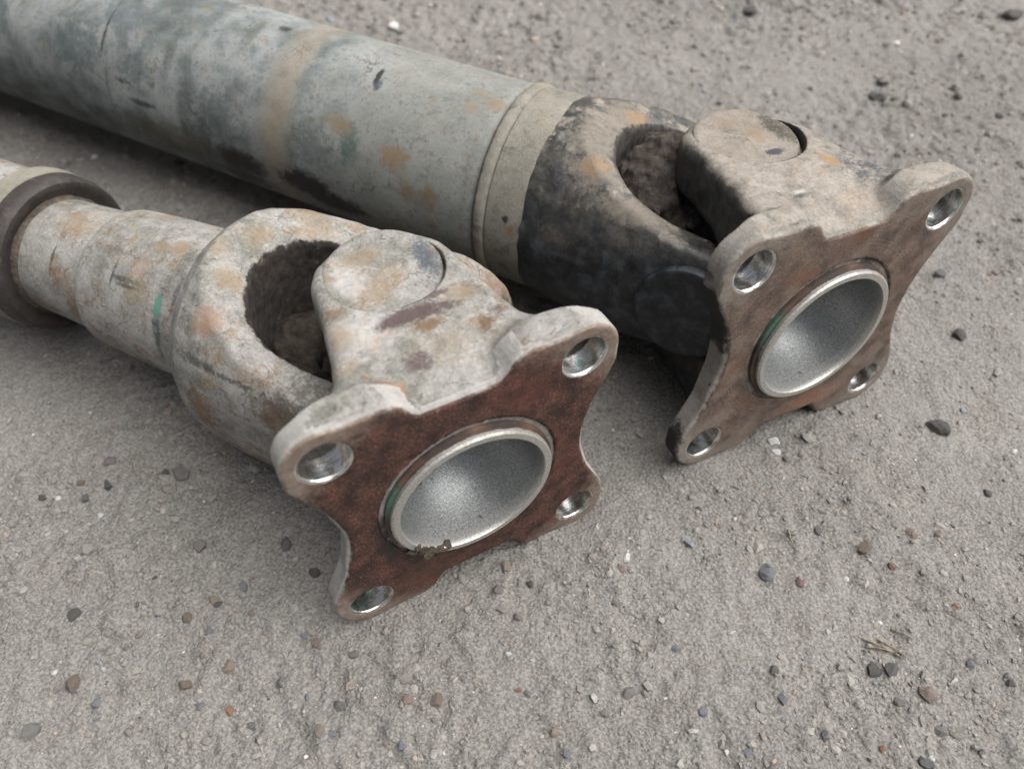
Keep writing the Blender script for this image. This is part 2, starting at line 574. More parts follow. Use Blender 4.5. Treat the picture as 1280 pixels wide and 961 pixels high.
def mat_spigot(name, green):
    """bright turned ring, silvery sand-cast cup inside, rusty foot"""
    t = NT(name)
    X, Y, Z = t.xyz()
    c2 = t.n('ShaderNodeCombineXYZ')
    t.l(X, c2.inputs[0])
    t.l(Y, c2.inputs[1])
    rr = t.vmath('LENGTH', c2.outputs[0], out=1)
    grain = t.noise(1500, 3, 0.7)
    cup = t.ramp(grain, [(0.38, (0.15, 0.151, 0.152)), (0.5, (0.225, 0.226, 0.227)), (0.64, (0.34, 0.341, 0.343))])
    gn = t.ss(t.noise(28, 3, 0.5, t.vmath('ADD', t.P, (0.31, 0.11, 0.05))), 0.44, 0.66)
    cup = t.mix(t.math('MULTIPLY', gn, green), cup, (0.07, 0.10, 0.09))
    cup = t.mix(t.math('MULTIPLY', t.spot((9, -10, 22), (15, 14, 18), 0.6, 1.2), 0.6), cup, (0.030, 0.058, 0.050))  # teal tint, with the shade of the cup's upper right painted into it
    for pc in ((-9, 10, 22), (-5, 14, 20), (-12, 14, 19), (-3, 9, 26), (-7, 16, 17), (2, 5, 29)):
        cup = t.mix(t.math('MULTIPLY', t.spot(pc, (1.0, 0.9, 4), 0.3, 0.6, True), 0.8), cup, (0.035, 0.026, 0.030))
    pit = t.ss(t.noise(330, 3, 0.6), 0.70, 0.74)
    cup = t.mix(t.math('MULTIPLY', pit, 0.8), cup, (0.07, 0.05, 0.06))
    rim = t.ramp(t.noise(1400, 4, 0.75), [(0.36, (0.27, 0.255, 0.23)), (0.64, (0.52, 0.51, 0.48))])
    rim = t.mix(t.math('MULTIPLY', t.ss(t.noise(160, 4, 0.6), 0.56, 0.68), 0.5), rim, (0.36, 0.32, 0.26))
    isrim = t.ss(rr, 0.0266, 0.0271)
    col = t.mix(isrim, cup, rim)
    foot = t.ss(t.math('MULTIPLY_ADD', t.warp(), 0.0022, Z), -0.0021, -0.0014)
    foot = t.math('MULTIPLY', foot, t.ss(rr, 0.0285, 0.0295))
    fc = t.ramp(t.noise(60, 5, 0.6), [(0.38, (0.018, 0.014, 0.012)), (0.50, (0.050, 0.029, 0.021)), (0.62, (0.105, 0.054, 0.034))])
    fc = t.mix(t.spot((-27, -14, 0), (4, 10, 6), 0.6), fc, (0.05, 0.10, 0.075))
    col = t.mix(foot, col, fc)
    metal = t.fmix(isrim, 0.45, t.math('MULTIPLY_ADD', foot, -0.6, 0.6))
    rough = t.fmix(isrim, 0.40, 0.38)
    rough = t.fmix(foot, rough, 0.7)
    h = t.math('ADD', t.math('MULTIPLY', t.noise(1300, 3, 0.6), 1.0), t.math('MULTIPLY', t.noise(120, 3, 0.6), 0.5))
    return t.done(col, rough, metal, t.bump(h, 0.22, 0.0005), 0.5)

def mat_tube_blue(spots=()):
    """grey-blue weathered paint with rust bloom and dust, far tube; x runs along it"""
    t = NT('weathered_tube_paint')
    big = t.noise(16, 5, 0.6)
    mid = t.noise(70, 6, 0.68)
    fine = t.noise(600, 5, 0.75)
    col = t.ramp(t.math('ADD', t.math('MULTIPLY', big, 0.45), t.math('MULTIPLY', mid, 0.55)),
                 [(0.39, (0.045, 0.060, 0.062)), (0.465, (0.105, 0.128, 0.132)), (0.52, (0.205, 0.222, 0.224)), (0.60, (0.290, 0.300, 0.298))])
    X = t.xyz()[0]
    k = t.n('ShaderNodeCombineXYZ')
    t.l(t.math('MULTIPLY', X, 14.0), k.inputs[0])
    zone = t.ss(t.math('MULTIPLY_ADD', t.math('SUBTRACT', t.noise(20, 4, 0.6), 0.5), 0.12, X), -0.205, -0.150)
    col = t.mix(t.math('MULTIPLY', zone, 0.75), col, t.ramp(mid, [(0.3, (0.171, 0.171, 0.150)), (0.7, (0.256, 0.253, 0.231))]))
    rust = t.ss(t.noise(120, 6, 0.66), 0.585, 0.67)
    rc = t.ramp(t.noise(300, 4, 0.6), [(0.3, (0.115, 0.081, 0.045)), (0.7, (0.210, 0.158, 0.098))])
    col = t.mix(t.math('MULTIPLY', rust, 0.72), col, rc)
    dark = t.ss(t.noise(95, 6, 0.7, t.vmath('ADD', t.P, (0.33, 0.7, 0.2))), 0.60, 0.70)
    dk = t.math('MULTIPLY', dark, t.math('MULTIPLY_ADD', zone, -0.6, 0.65))
    col = t.mix(dk, col, (0.038, 0.050, 0.049))
    spk = t.ss(t.noise(280, 6, 0.75), 0.53, 0.62)
    col = t.mix(t.math('MULTIPLY', spk, 0.6), col, (0.060, 0.068, 0.066))
    spt = t.ss(t.noise(240, 6, 0.75, t.vmath('ADD', t.P, (0.9, 0.3, 0.6))), 0.56, 0.64)
    col = t.mix(t.math('MULTIPLY', spt, 0.75), col, (0.175, 0.135, 0.090))
    lin = t.math('ABSOLUTE', t.math('SUBTRACT', t.noise(40, 3, 0.5, t.vmath('ADD', t.P, (2.1, 0.7, 0.2))), 0.5))
    lm = t.math('MULTIPLY', t.ss(lin, 0.006, 0.002), t.ss(t.noise(30, 3, 0.5), 0.52, 0.60))
    col = t.mix(t.math('MULTIPLY', lm, 0.7), col, (0.03, 0.034, 0.034))
    col = t.mix(0.22, col, t.ramp(fine, [(0.3, (0.084, 0.084, 0.077)), (0.7, (0.385, 0.378, 0.357))]))
    col = t.mix(1.0, col, (0.80, 0.81, 0.80), 'MULTIPLY')
    col, rg = apply_spots(t, col, 0.72, spots)
    return t.done(col, rg, 0, t.bump(t.math('ADD', fine, mid), 0.3, 0.0005), 0.3)

def mat_dusty(name, lo, mid_c, hi, rust=0.4, spots=(), rough=0.85, dark=None):
    t = NT(name)
    n = t.math('ADD', t.math('MULTIPLY', t.noise(45, 4, 0.6), 0.5), t.math('MULTIPLY', t.noise(200, 5, 0.7), 0.5))
    col = t.ramp(n, [(0.32, lo), (0.5, mid_c), (0.68, hi)])
    r = t.ss(t.noise(90, 5, 0.65, t.vmath('ADD', t.P, (0.2, 0.5, 0.9))), 0.60, 0.68)
    col = t.mix(t.math('MULTIPLY', r, rust), col, (0.185, 0.118, 0.062))
    if dark is not None:
        d = t.ss(t.noise(110, 6, 0.7, t.vmath('ADD', t.P, (0.8, 0.1, 0.4))), 0.55, 0.66)
        col = t.mix(t.math('MULTIPLY', d, 0.8), col, dark)
    col = t.mix(0.25, col, t.ramp(t.noise(900, 5, 0.75), [(0.3, tuple(k * 0.5 for k in lo)), (0.7, tuple(min(0.8, k * 1.5) for k in hi))]))
    col, rg = apply_spots(t, col, rough, spots)
    h = t.math('ADD', t.noise(900, 5, 0.75), t.noise(250, 5, 0.7))
    return t.done(col, rg, 0, t.bump(h, 0.4, 0.0006), 0.25)

def mat_mud(name, a, b):
    t = NT(name)
    n = t.noise(320, 6, 0.72)
    col = t.ramp(n, [(0.3, a), (0.7, b)])
    return t.done(col, 0.95, 0, t.bump(t.math('ADD', n, t.noise(1200, 4, 0.7)), 0.7, 0.0008), 0.1)

# stains and chips with a place of their own: (centre mm, half sizes mm, colour, roughness, raggedness, opacity)
_SC, _TAN, _BRN, _BLK, _PNK = (0.062, 0.042, 0.040), (0.185, 0.132, 0.082), (0.115, 0.070, 0.038), (0.016, 0.014, 0.014), (0.235, 0.150, 0.105)
_DST, _CHK = (0.170, 0.147, 0.120), (0.42, 0.40, 0.385)
SPOTS = {
    'flange1': [((-32, 10, 0), (3.2, 14, 3), (0.018, 0.017, 0.014), 0.7, 0.6, 0.9), ((-14, 30, 0), (12, 3, 3), (0.022, 0.018, 0.015), 0.7, 0.8, 0.8), ((20, -38, 0), (12, 8, 3), (0.13, 0.045, 0.028), 0.7, 1.6, 0.35), ((36, 8, 0), (7, 16, 3), (0.12, 0.042, 0.026), 0.7, 1.6, 0.35), ((-20, 42, 0), (18, 8, 3), (0.10, 0.045, 0.027), 0.7, 1.6, 0.35), ((-57, 46, 6), (4, 9, 4), _BRN, 0.8, 0.8, 0.7)],
    'yoke1': [
        ((-16, -52, 34), (9, 5, 9), _CHK, 0.8, 1.2, 0.5),
        ((-23.5, -50, 36), (4.5, 5, 6), _TAN, 0.85, 0.9, 0.70),
        ((-27, -46, 21), (5, 7, 8), _TAN, 0.85, 0.9, 0.66),
        ((-22, -50, 47), (4, 5, 4), _BRN, 0.85, 0.9, 0.7),
        ((17, -52, 37), (6, 4, 4), _TAN, 0.85, 1.0, 0.58),
        ((4, -50, 20), (11, 4, 6), _TAN, 0.85, 1.4, 0.35),
        ((3, -51.5, 29), (6, 4, 3), _BRN, 0.85, 1.0, 0.9),
        ((-1.5, -52.3, 34.6), (11, 4, 3.4), _SC, 0.6, 0.5, 0.95),
        ((8.5, -52.2, 33.2), (6.5, 4, 2.6), _SC, 0.6, 0.5, 0.9),
        ((9, -52.2, 39.8), (5, 4, 1.6), _SC, 0.6, 0.5, 0.85),
        ((-6, -50.8, 16.5), (4.2, 4, 3.6), _SC, 0.6, 0.6, 0.9),
        ((18.5, -49.5, 21), (2.6, 4, 6.5), _BRN, 0.8, 0.7, 0.9),
        ((23, -48.5, 23), (3.4, 5, 5.5), _SC, 0.65, 0.6, 0.85),
        ((27, -47.5, 27), (2.6, 6, 7), _BRN, 0.8, 0.8, 0.8),
        ((-18, -52, 9), (4, 4, 3.6), (0.25, 0.115, 0.05), 0.8, 0.9, 0.8),
        ((22, -51, 12), (9, 5, 4), _TAN, 0.85, 1.3, 0.31),
    ],
    'cap1': [
        ((-8, -9, 0), (7, 5.5, 3), _TAN, 0.85, 1.0, 0.70),
        ((1, -3, 0), (6, 4, 3), _TAN, 0.85, 1.0, 0.55),
        ((-5, 9, 0), (7, 4.5, 3), _TAN, 0.85, 1.0, 0.66),
        ((15.5, -1, 0), (3.6, 9, 3), (0.045, 0.058, 0.070), 0.6, 0.6, 0.9),
        ((-12, 0, 0), (5, 8, 3), _CHK, 0.8, 1.2, 0.5),
    ],
    'tyoke1': [
        ((-57, -16, 40), (6, 4.5, 4), _TAN, 0.85, 0.8, 0.70),
        ((-60, 7, 42), (5, 6, 4), _TAN, 0.85, 0.8, 0.66),
        ((-50, 26, 34), (9, 8, 8), _TAN, 0.85, 1.0, 0.55),
        ((-54, -33, 35), (6, 5.5, 5), _PNK, 0.85, 0.9, 0.85),
        ((-66, -8, 47), (4, 6, 4), _TAN, 0.85, 0.9, 0.55),
        ((-56, -48, 4), (6, 5, 10), _BRN, 0.85, 0.9, 0.85),
        ((-18, -48, 16), (9, 5, 8), _BRN, 0.85, 0.9, 0.8),
        ((-30, -42, 26), (8, 5, 4), _TAN, 0.85, 0.9, 0.62),
        ((-14, -40, 22), (16, 9, 5), (0.085, 0.072, 0.060), 0.95, 1.6, 0.75),
        ((-55, -43, 24), (12, 4, 1.6), (0.045, 0.048, 0.046), 0.8, 1.0, 0.8),
        ((-36, -43.5, 24), (14, 3, 1.0), (0.04, 0.04, 0.038), 0.8, 1.0, 0.75),
        ((20, 42, 10), (8, 12, 12), (0.16, 0.095, 0.055), 0.8, 1.2, 0.75),
        ((24, 40, 2), (5, 10, 8), (0.04, 0.034, 0.034), 0.8, 1.0, 0.85),
    ],
    'neck1': [
        ((-148, -2, 26), (9, 7, 4), _TAN, 0.85, 0.9, 0.66),
        ((-150, -20, 17.5), (2.6, 4, 6), _TAN, 0.85, 0.9, 0.62),
        ((-147, -22.5, 14), (3, 4, 4), (0.13, 0.075, 0.045), 0.85, 0.9, 0.8),
        ((-151, -18, 19.5), (0.7, 5, 9), (0.04, 0.04, 0.038), 0.8, 0.5, 0.8),
        ((-138, -26, 2), (4, 6, 9), (0.13, 0.095, 0.045), 0.85, 1.0, 0.7),
        ((-102, -22, 23.4), (6, 5, 5), (0.150, 0.118, 0.070), 0.85, 0.9, 0.7),
        ((-100, -4, 32), (3, 3, 3), _TAN, 0.85, 0.9, 0.8),
        ((-93, -2.5, 32), (3.6, 3.6, 3), _TAN, 0.85, 0.9, 0.8),
        ((-118, 17, 26), (4, 6, 5), _TAN, 0.85, 0.9, 0.6),
        ((-104, -15, 28), (4, 4, 4), _PNK, 0.85, 1.0, 0.5),
        ((-108, -20, 24.5), (7, 1.0, 1.2), (0.035, 0.038, 0.036), 0.8, 0.5, 0.85),
        ((-106, -21.5, 23), (6, 0.8, 1.0), (0.035, 0.038, 0.036), 0.8, 0.5, 0.8),
        ((-115, -19, 25), (0.7, 5, 5), (0.04, 0.042, 0.04), 0.8, 0.5, 0.8),
        ((-90, -27, 15), (1.7, 8, 14), (0.035, 0.048, 0.045), 0.7, 0.7, 0.9),
        ((-90, -24.5, 20.5), (1.8, 4, 4.2), (0.07, 0.20, 0.145), 0.7, 0.6, 0.9),
        ((-83.5, -19, 26), (1.0, 8, 7), (0.05, 0.052, 0.055), 0.8, 0.7, 0.75),
    ],
    'seal1': [],
    'flange2': [((-58, 40, 6), (5.5, 13, 6), _BLK, 0.7, 0.5, 1.0), ((12, 42, 0), (14, 5, 4), (0.20, 0.105, 0.065), 0.8, 1.0, 0.7)],
    'yoke2': [
        ((24, -49, 24), (9, 6, 10), (0.032, 0.038, 0.044), 0.6, 1.0, 0.92),
        ((33, -48, 15), (8, 9, 6), (0.045, 0.052, 0.055), 0.6, 1.0, 0.85),
        ((14, -51.5, 33), (2.4, 4, 4.5), (0.23, 0.13, 0.05), 0.8, 0.8, 0.9),
        ((-9.4, -50, 21.2), (3.6, 3, 1.6), (0.36, 0.34, 0.30), 0.6, 0.8, 0.8),
        ((-10.6, -50, 19.6), (3.6, 3, 1.1), (0.03, 0.03, 0.03), 0.6, 0.7, 0.9),
        ((-24, -44, 30), (3, 5, 4), (0.17, 0.095, 0.05), 0.8, 0.9, 0.8),
    ],
    'cap2': [
        ((4, -12, 0), (4, 1.8, 3), (0.03, 0.034, 0.045), 0.6, 0.7, 0.95),
        ((15.5, 1, 0), (4.2, 10, 3), (0.045, 0.042, 0.034), 0.9, 0.7, 0.9),
        ((4, 0, 0), (4, 5, 3), _TAN, 0.85, 0.9, 0.62),
        ((-2, 11, 0), (5, 3, 3), _TAN, 0.85, 0.9, 0.47),
    ],
    'tyoke2': [
        ((-57, -14, 42), (9, 16, 9), _DST, 0.95, 1.0, 0.8),
        ((-54, 8, 42), (9, 14, 9), _DST, 0.95, 1.0, 0.8),
        ((-50, -30, 34), (12, 6, 6), _DST, 0.95, 1.0, 0.8),
        ((-30, -38, 29), (18, 5, 5), _DST, 0.95, 0.7, 0.85),
        ((-52, -27, 36), (5, 5, 4), (0.22, 0.14, 0.075), 0.9, 0.8, 0.8),
        ((-50, 14, 38), (7, 5, 5), (0.22, 0.14, 0.075), 0.9, 0.8, 0.7),
        ((-60, -45, 12), (7, 5, 4), (0.10, 0.085, 0.07), 0.9, 1.6, 0.6),
    ],
    'tube2': [
        ((-204, 0, 4), (9, 60, 44), (0.205, 0.158, 0.105), 0.85, 0.35, 0.75),
        ((-212, 0, 4), (4, 60, 44), (0.185, 0.155, 0.115), 0.85, 0.35, 0.5),
        ((-259, -38, 8), (5, 16, 22), (0.050, 0.062, 0.055), 0.7, 0.6, 0.7),
        ((-250, -40, -2), (5, 10, 14), (0.030, 0.034, 0.032), 0.7, 0.8, 0.75),
        ((-272, -30, 28), (3, 14, 10), (0.045, 0.055, 0.050), 0.7, 0.7, 0.6),
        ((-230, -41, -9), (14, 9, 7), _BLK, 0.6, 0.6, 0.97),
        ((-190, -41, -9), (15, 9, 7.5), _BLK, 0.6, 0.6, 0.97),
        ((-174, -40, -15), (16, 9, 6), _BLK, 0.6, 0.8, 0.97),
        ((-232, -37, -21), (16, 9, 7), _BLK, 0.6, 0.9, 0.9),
        ((-292, -37, 20), (10, 9, 9), (0.05, 0.066, 0.068), 0.7, 1.5, 0.7),
        ((-330, -36, 22), (16, 10, 12), (0.05, 0.066, 0.068), 0.7, 1.5, 0.7),
        ((-240, -40, 12), (12, 8, 10), (0.055, 0.07, 0.068), 0.7, 1.5, 0.65),
        ((-185, -40, 12), (10, 8, 10), (0.06, 0.075, 0.070), 0.7, 1.5, 0.6),
        ((-275, -40, -10), (30, 8, 8), (0.085, 0.070, 0.042), 0.85, 1.5, 0.6),
        ((-162, -15, 40), (1.3, 5.5, 4), _BLK, 0.7, 0.6, 0.95),
        ((-160, -19, 38), (2.0, 3, 3), (0.03, 0.034, 0.045), 0.7, 0.6, 0.9),
        ((-314, -29, 31), (0.9, 16, 14), _BLK, 0.7, 0.25, 0.85),
        ((-310, -41, 8), (0.9, 10, 12), (0.06, 0.07, 0.065), 0.7, 0.3, 0.6),
        ((-288, -42, 5), (8, 4, 1.6), (0.02, 0.03, 0.028), 0.7, 0.7, 0.9),
        ((-299, -40.5, 13), (5, 4, 1.4), (0.02, 0.03, 0.028), 0.7, 0.7, 0.85),
        ((-305, -22, 36), (14, 6, 4), (0.075, 0.090, 0.095), 0.7, 1.4, 0.7),
        ((-235, -12, 41), (3, 10, 6), (0.075, 0.080, 0.070), 0.7, 1.0, 0.7),
        ((-222, -3, 43), (3, 2, 3), _BLK, 0.7, 0.8, 0.85),
        ((-105.5, -12, 41), (4.5, 3, 3), _TAN, 0.85, 0.8, 0.70),
        ((-113, -8, 42), (3, 2.6, 3), _TAN, 0.85, 0.8, 0.66),
        ((-114, -17, 39.5), (3, 2.6, 3), _TAN, 0.85, 0.8, 0.62),
        ((-141, -38.5, 18.5), (7, 6, 5), (0.165, 0.108, 0.058), 0.85, 1.0, 0.8),
        ((-131, -42, 7), (4, 4, 4), (0.145, 0.095, 0.050), 0.85, 1.0, 0.8),
        ((-121, -42, 7), (4, 4, 5), (0.145, 0.095, 0.050), 0.85, 1.0, 0.8),
        ((-164, -39, 18), (5, 6, 8), (0.050, 0.082, 0.068), 0.7, 1.1, 0.8),
        ((-170, -36, 24), (6, 5, 4), (0.165, 0.120, 0.066), 0.85, 1.0, 0.75),
        ((-120, -42.5, -6), (3, 4, 2), (0.145, 0.095, 0.050), 0.85, 1.0, 0.7),
    ],
    'collar2': [((-83, -43, 10), (1.6, 3, 1.6), _BLK, 0.8, 0.6, 0.9), ((-80, -42.5, 6), (2.2, 3, 2.2), (0.16, 0.10, 0.045), 0.85, 0.8, 0.8),
                ((-98.8, -30, 10), (1.0, 60, 40), (0.035, 0.038, 0.040), 0.7, 0.25, 0.8)],
}
PEBBLES = [
    (-0.1775, 0.1789, 3.30, (0.153, 0.131, 0.129), 'round mauve pebble left of the rough purple stone below the near shaft'),
    (-0.1441, 0.1714, 4.16, (0.153, 0.131, 0.129), 'rough purple-grey stone on the ground left of the near flange'),
    (-0.1511, 0.1719, 2.35, (0.054, 0.052, 0.051), 'small black stone touching the rough purple-grey stone'),
    (-0.1745, 0.1667, 2.51, (0.054, 0.052, 0.051), 'dark flat stone just below the round mauve pebble'),
    (-0.1863, 0.1682, 1.98, (0.148, 0.111, 0.086), 'small brown stone left of the dark flat stone'),
    (-0.1950, 0.1623, 1.42, (0.556, 0.537, 0.502), 'tiny white chip near the left edge below the near shaft'),
    (-0.1821, 0.1610, 2.31, (0.102, 0.101, 0.101), 'slate chip with orange fleck right of the tiny white chip'),
    (-0.1741, 0.1530, 1.57, (0.556, 0.537, 0.502), 'tiny white chip below the slate chip with orange fleck'),
    (-0.2014, 0.1621, 1.96, (0.054, 0.052, 0.051), 'dark pebble left of the tiny white chip near the left edge'),
    (-0.1733, 0.1362, 2.88, (0.329, 0.315, 0.288), 'pale rounded pebble alone on the left side of the dirt'),
    (-0.1287, 0.1362, 3.05, (0.153, 0.131, 0.129), 'dark mauve lump halfway between the left edge and near flange'),
    (-0.0940, 0.1359, 3.22, (0.102, 0.101, 0.101), 'dark grey stone in the shade left of the near flange'),
    (-0.0806, 0.1230, 2.32, (0.054, 0.052, 0.051), 'flat black stone left of the lowest lug of the near flange'),
    (-0.1080, 0.1190, 2.13, (0.158, 0.172, 0.194), 'blue-grey pebble below the dark mauve lump'),
    (-0.1192, 0.1142, 2.44, (0.223, 0.189, 0.144), 'tan pebble left of the blue-grey pebble'),
    (-0.1167, 0.1121, 1.62, (0.054, 0.052, 0.051), 'dark chip tucked against the tan pebble'),
    (-0.1280, 0.1073, 2.57, (0.148, 0.111, 0.086), 'flat brown stone below the tan pebble'),
    (-0.1026, 0.1071, 1.60, (0.238, 0.179, 0.151), 'pinkish pebble right of the flat brown stone'),
    (-0.1180, 0.1016, 1.74, (0.158, 0.172, 0.194), 'small blue oval pebble below the flat brown stone'),
    (-0.1715, 0.1098, 2.74, (0.054, 0.052, 0.051), 'black rough stone near the left edge, lower half'),
    (-0.1481, 0.1130, 1.30, (0.102, 0.101, 0.101), 'tiny slate pebble right of the black rough stone'),
    (-0.1081, 0.0884, 2.78, (0.238, 0.179, 0.151), 'smooth pinkish mauve pebble in the lower left dirt'),
    (-0.1730, 0.0889, 1.39, (0.556, 0.537, 0.502), 'white chip beside the squarish brown stone at lower left'),
    (-0.1648, 0.0843, 3.52, (0.148, 0.111, 0.086), 'squarish rust-brown stone at the lower left'),
    (-0.1540, 0.0771, 1.81, (0.158, 0.172, 0.194), 'pale blue pebble below the squarish brown stone'),
    (-0.1236, 0.0826, 2.59, (0.148, 0.111, 0.086), 'dull brown pebble left of the smooth pinkish mauve pebble'),
    (-0.1058, 0.0730, 1.64, (0.263, 0.129, 0.071), 'small orange-tan pebble below the smooth pinkish mauve pebble'),
    (-0.1169, 0.0754, 1.50, (0.158, 0.172, 0.194), 'small blue-grey pebble left of the orange-tan pebble'),
    (-0.0668, 0.0732, 2.39, (0.102, 0.101, 0.101), 'dark grey pebble near the bottom, below the near flange'),
    (-0.0723, 0.0638, 2.34, (0.223, 0.189, 0.144), 'tan stone near the bottom edge left of a grey-blue one'),
    (-0.0678, 0.0632, 2.05, (0.158, 0.172, 0.194), 'grey-blue stone near the bottom edge right of a tan one'),
    (-0.0784, 0.0766, 1.51, (0.158, 0.172, 0.194), 'little blue pebble left of the dark grey bottom pebble'),
    (-0.0626, 0.0908, 2.17, (0.153, 0.131, 0.129), 'mauve-brown pebble below the lowest lug of the near flange'),
    (-0.0774, 0.0956, 1.88, (0.148, 0.111, 0.086), 'brown pebble left of the mauve-brown one under the lowest lug'),
    (-0.0819, 0.0986, 1.73, (0.158, 0.172, 0.194), 'small blue pebble closest below left of the lowest near lug'),
    (-0.1758, 0.0691, 3.56, (0.168, 0.162, 0.151), 'large grey clump in the lower left corner'),
    (-0.0049, 0.1226, 2.48, (0.223, 0.189, 0.144), 'angular tan stone right below the near flange edge'),
    (0.0039, 0.1158, 1.79, (0.054, 0.052, 0.051), 'black pebble below right of the angular tan stone'),
    (-0.0089, 0.1137, 2.11, (0.153, 0.131, 0.129), 'mauve-grey pebble below the angular tan stone'),
    (-0.0016, 0.1027, 2.07, (0.153, 0.131, 0.129), 'mauve pebble farther below the angular tan stone'),
    (0.0401, 0.1198, 1.81, (0.238, 0.179, 0.151), 'pinkish pebble between the two flanges, in front'),
    (0.0423, 0.1243, 1.99, (0.556, 0.537, 0.502), 'whitish pebble between the two flanges, in front'),
    (0.0561, 0.0878, 2.31, (0.158, 0.172, 0.194), 'blue-grey chip right of centre, lower part of the dirt'),
    (0.0375, 0.0730, 2.54, (0.168, 0.162, 0.151), 'grey stone casting a dark pocket near the bottom centre right'),
    (0.0008, 0.0750, 1.65, (0.158, 0.172, 0.194), 'blue pebble beside a small orange one near bottom centre'),
    (-0.0020, 0.0763, 1.35, (0.263, 0.129, 0.071), 'orange pebble beside a small blue one near bottom centre'),
    (-0.0315, 0.0732, 2.84, (0.148, 0.111, 0.086), 'dark brown stone near the bottom centre'),
    (-0.0418, 0.0738, 2.40, (0.238, 0.179, 0.151), 'pink-tan stone left of the dark brown bottom stone'),
    (0.0136, 0.0546, 2.01, (0.158, 0.172, 0.194), 'bright blue-grey chip at the bottom edge, centre'),
    (-0.0430, 0.0582, 1.74, (0.158, 0.172, 0.194), 'pale blue chip at the bottom edge, left of centre'),
    (0.0099, 0.0612, 2.04, (0.238, 0.179, 0.151), 'pink-tan stone above the bright blue-grey bottom chip'),
    (0.0277, 0.0671, 1.77, (0.168, 0.162, 0.151), 'grey pebble right of the pink-tan stone near the bottom'),
    (0.0617, 0.0652, 1.76, (0.158, 0.172, 0.194), 'blue chip near the bottom, right of the grey pocket stone'),
    (-0.0056, 0.0889, 1.39, (0.556, 0.537, 0.502), 'small white chip in open dirt below the near cup'),
    (0.0962, 0.1155, 3.42, (0.158, 0.172, 0.194), 'largest blue-grey pebble in the dirt below the far flange'),
    (0.1365, 0.1234, 3.15, (0.148, 0.111, 0.086), 'rounded brown-tan pebble right of the large blue-grey one'),
    (0.1068, 0.1108, 2.10, (0.178, 0.099, 0.086), 'dark red chip between the blue-grey and brown-tan pebbles'),
    (0.1198, 0.1317, 2.02, (0.102, 0.101, 0.101), 'slate chip above the dark red chip'),
    (0.1575, 0.1293, 3.01, (0.238, 0.179, 0.151), 'flat pink stone up right of the rounded brown-tan pebble'),
    (0.1680, 0.1292, 1.84, (0.238, 0.179, 0.151), 'small pink pebble right of the flat pink stone'),
    (0.1443, 0.1154, 1.96, (0.178, 0.099, 0.086), 'reddish pebble below right of the rounded brown-tan pebble'),
    (0.1263, 0.1122, 1.13, (0.556, 0.537, 0.502), 'tiny white chip left of the reddish pebble'),
    (0.1632, 0.0994, 1.58, (0.263, 0.129, 0.071), 'orange pebble towards the right edge, lower half'),
    (0.1256, 0.0778, 3.32, (0.054, 0.052, 0.051), 'black crumbly clod beneath the dry straws'),
    (0.1315, 0.0776, 3.17, (0.102, 0.101, 0.101), 'slate rock beside the black clod beneath the straws'),
    (0.1608, 0.0781, 1.96, (0.158, 0.172, 0.194), 'blue pebble right of the slate rock by the straws'),
    (0.0897, 0.0783, 1.81, (0.102, 0.101, 0.101), 'slate pebble left of the black clod, lower right'),
    (0.0902, 0.0685, 2.07, (0.158, 0.172, 0.194), 'blue-grey pebble below the slate pebble, lower right'),
    (0.1415, 0.0684, 2.96, (0.238, 0.179, 0.151), 'broad pink-tan stone below the straws'),
    (0.1319, 0.0666, 2.06, (0.168, 0.162, 0.151), 'grey stone left of the broad pink-tan stone'),
    (0.1428, 0.0563, 2.59, (0.168, 0.162, 0.151), 'grey rounded stone below the broad pink-tan stone'),
    (0.1466, 0.0546, 1.44, (0.223, 0.189, 0.144), 'yellowish pebble touching the grey rounded stone'),
    (0.1207, 0.0516, 1.43, (0.263, 0.129, 0.071), 'bright orange pebble at the bottom right'),
    (0.1023, 0.0560, 2.02, (0.158, 0.172, 0.194), 'blue-grey pebble left of the bright orange pebble'),
    (0.0742, 0.0516, 1.85, (0.158, 0.172, 0.194), 'blue pebble at the bottom edge between a white chip and right corner'),
    (0.0678, 0.0522, 1.14, (0.556, 0.537, 0.502), 'white chip at the bottom edge, right of centre'),
    (0.1334, 0.0467, 3.10, (0.102, 0.101, 0.101), 'large dark grey stone cut by the bottom edge at right'),
    (0.1731, 0.0710, 1.64, (0.054, 0.052, 0.051), 'dark pebble at the right edge, lower part'),
    (0.2130, 0.2281, 3.98, (0.054, 0.052, 0.051), 'dark stone right of the far cup'),
    (0.1868, 0.1798, 5.51, (0.054, 0.052, 0.051), 'large angular black stone right of the far flange'),
    (0.2173, 0.2675, 3.17, (0.102, 0.101, 0.101), 'dark stone near the right lug of the far flange'),
    (0.1124, 0.1741, 2.73, (0.556, 0.537, 0.502), 'bright white flake under the far flange'),
    (0.1260, 0.1744, 2.36, (0.329, 0.315, 0.288), 'cream flake right of the bright white flake'),
    (0.1118, 0.1688, 1.98, (0.556, 0.537, 0.502), 'thin white sliver below the bright white flake'),
    (0.1299, 0.1401, 2.05, (0.329, 0.315, 0.288), 'pale lilac chip below the far flange'),
    (0.1947, 0.1466, 1.90, (0.054, 0.052, 0.051), 'dark pebble below right of the angular black stone'),
    (0.2092, 0.1628, 1.78, (0.329, 0.315, 0.288), 'cream pebble at the right edge below the angular black stone'),
    (0.0982, 0.1473, 1.56, (0.329, 0.315, 0.288), 'pale chip below the lowest lug of the far flange'),
    (0.1771, 0.5229, 5.86, (0.054, 0.052, 0.051), 'dark stone at the top edge behind the far joint'),
    (0.2332, 0.4194, 6.50, (0.102, 0.101, 0.101), 'round dark blue-grey stone behind the far flange'),
    (0.3495, 0.5019, 7.44, (0.054, 0.052, 0.051), 'black stone in the top right corner'),
    (0.2642, 0.4779, 2.79, (0.556, 0.537, 0.502), 'blurred white chip above the round dark stone'),
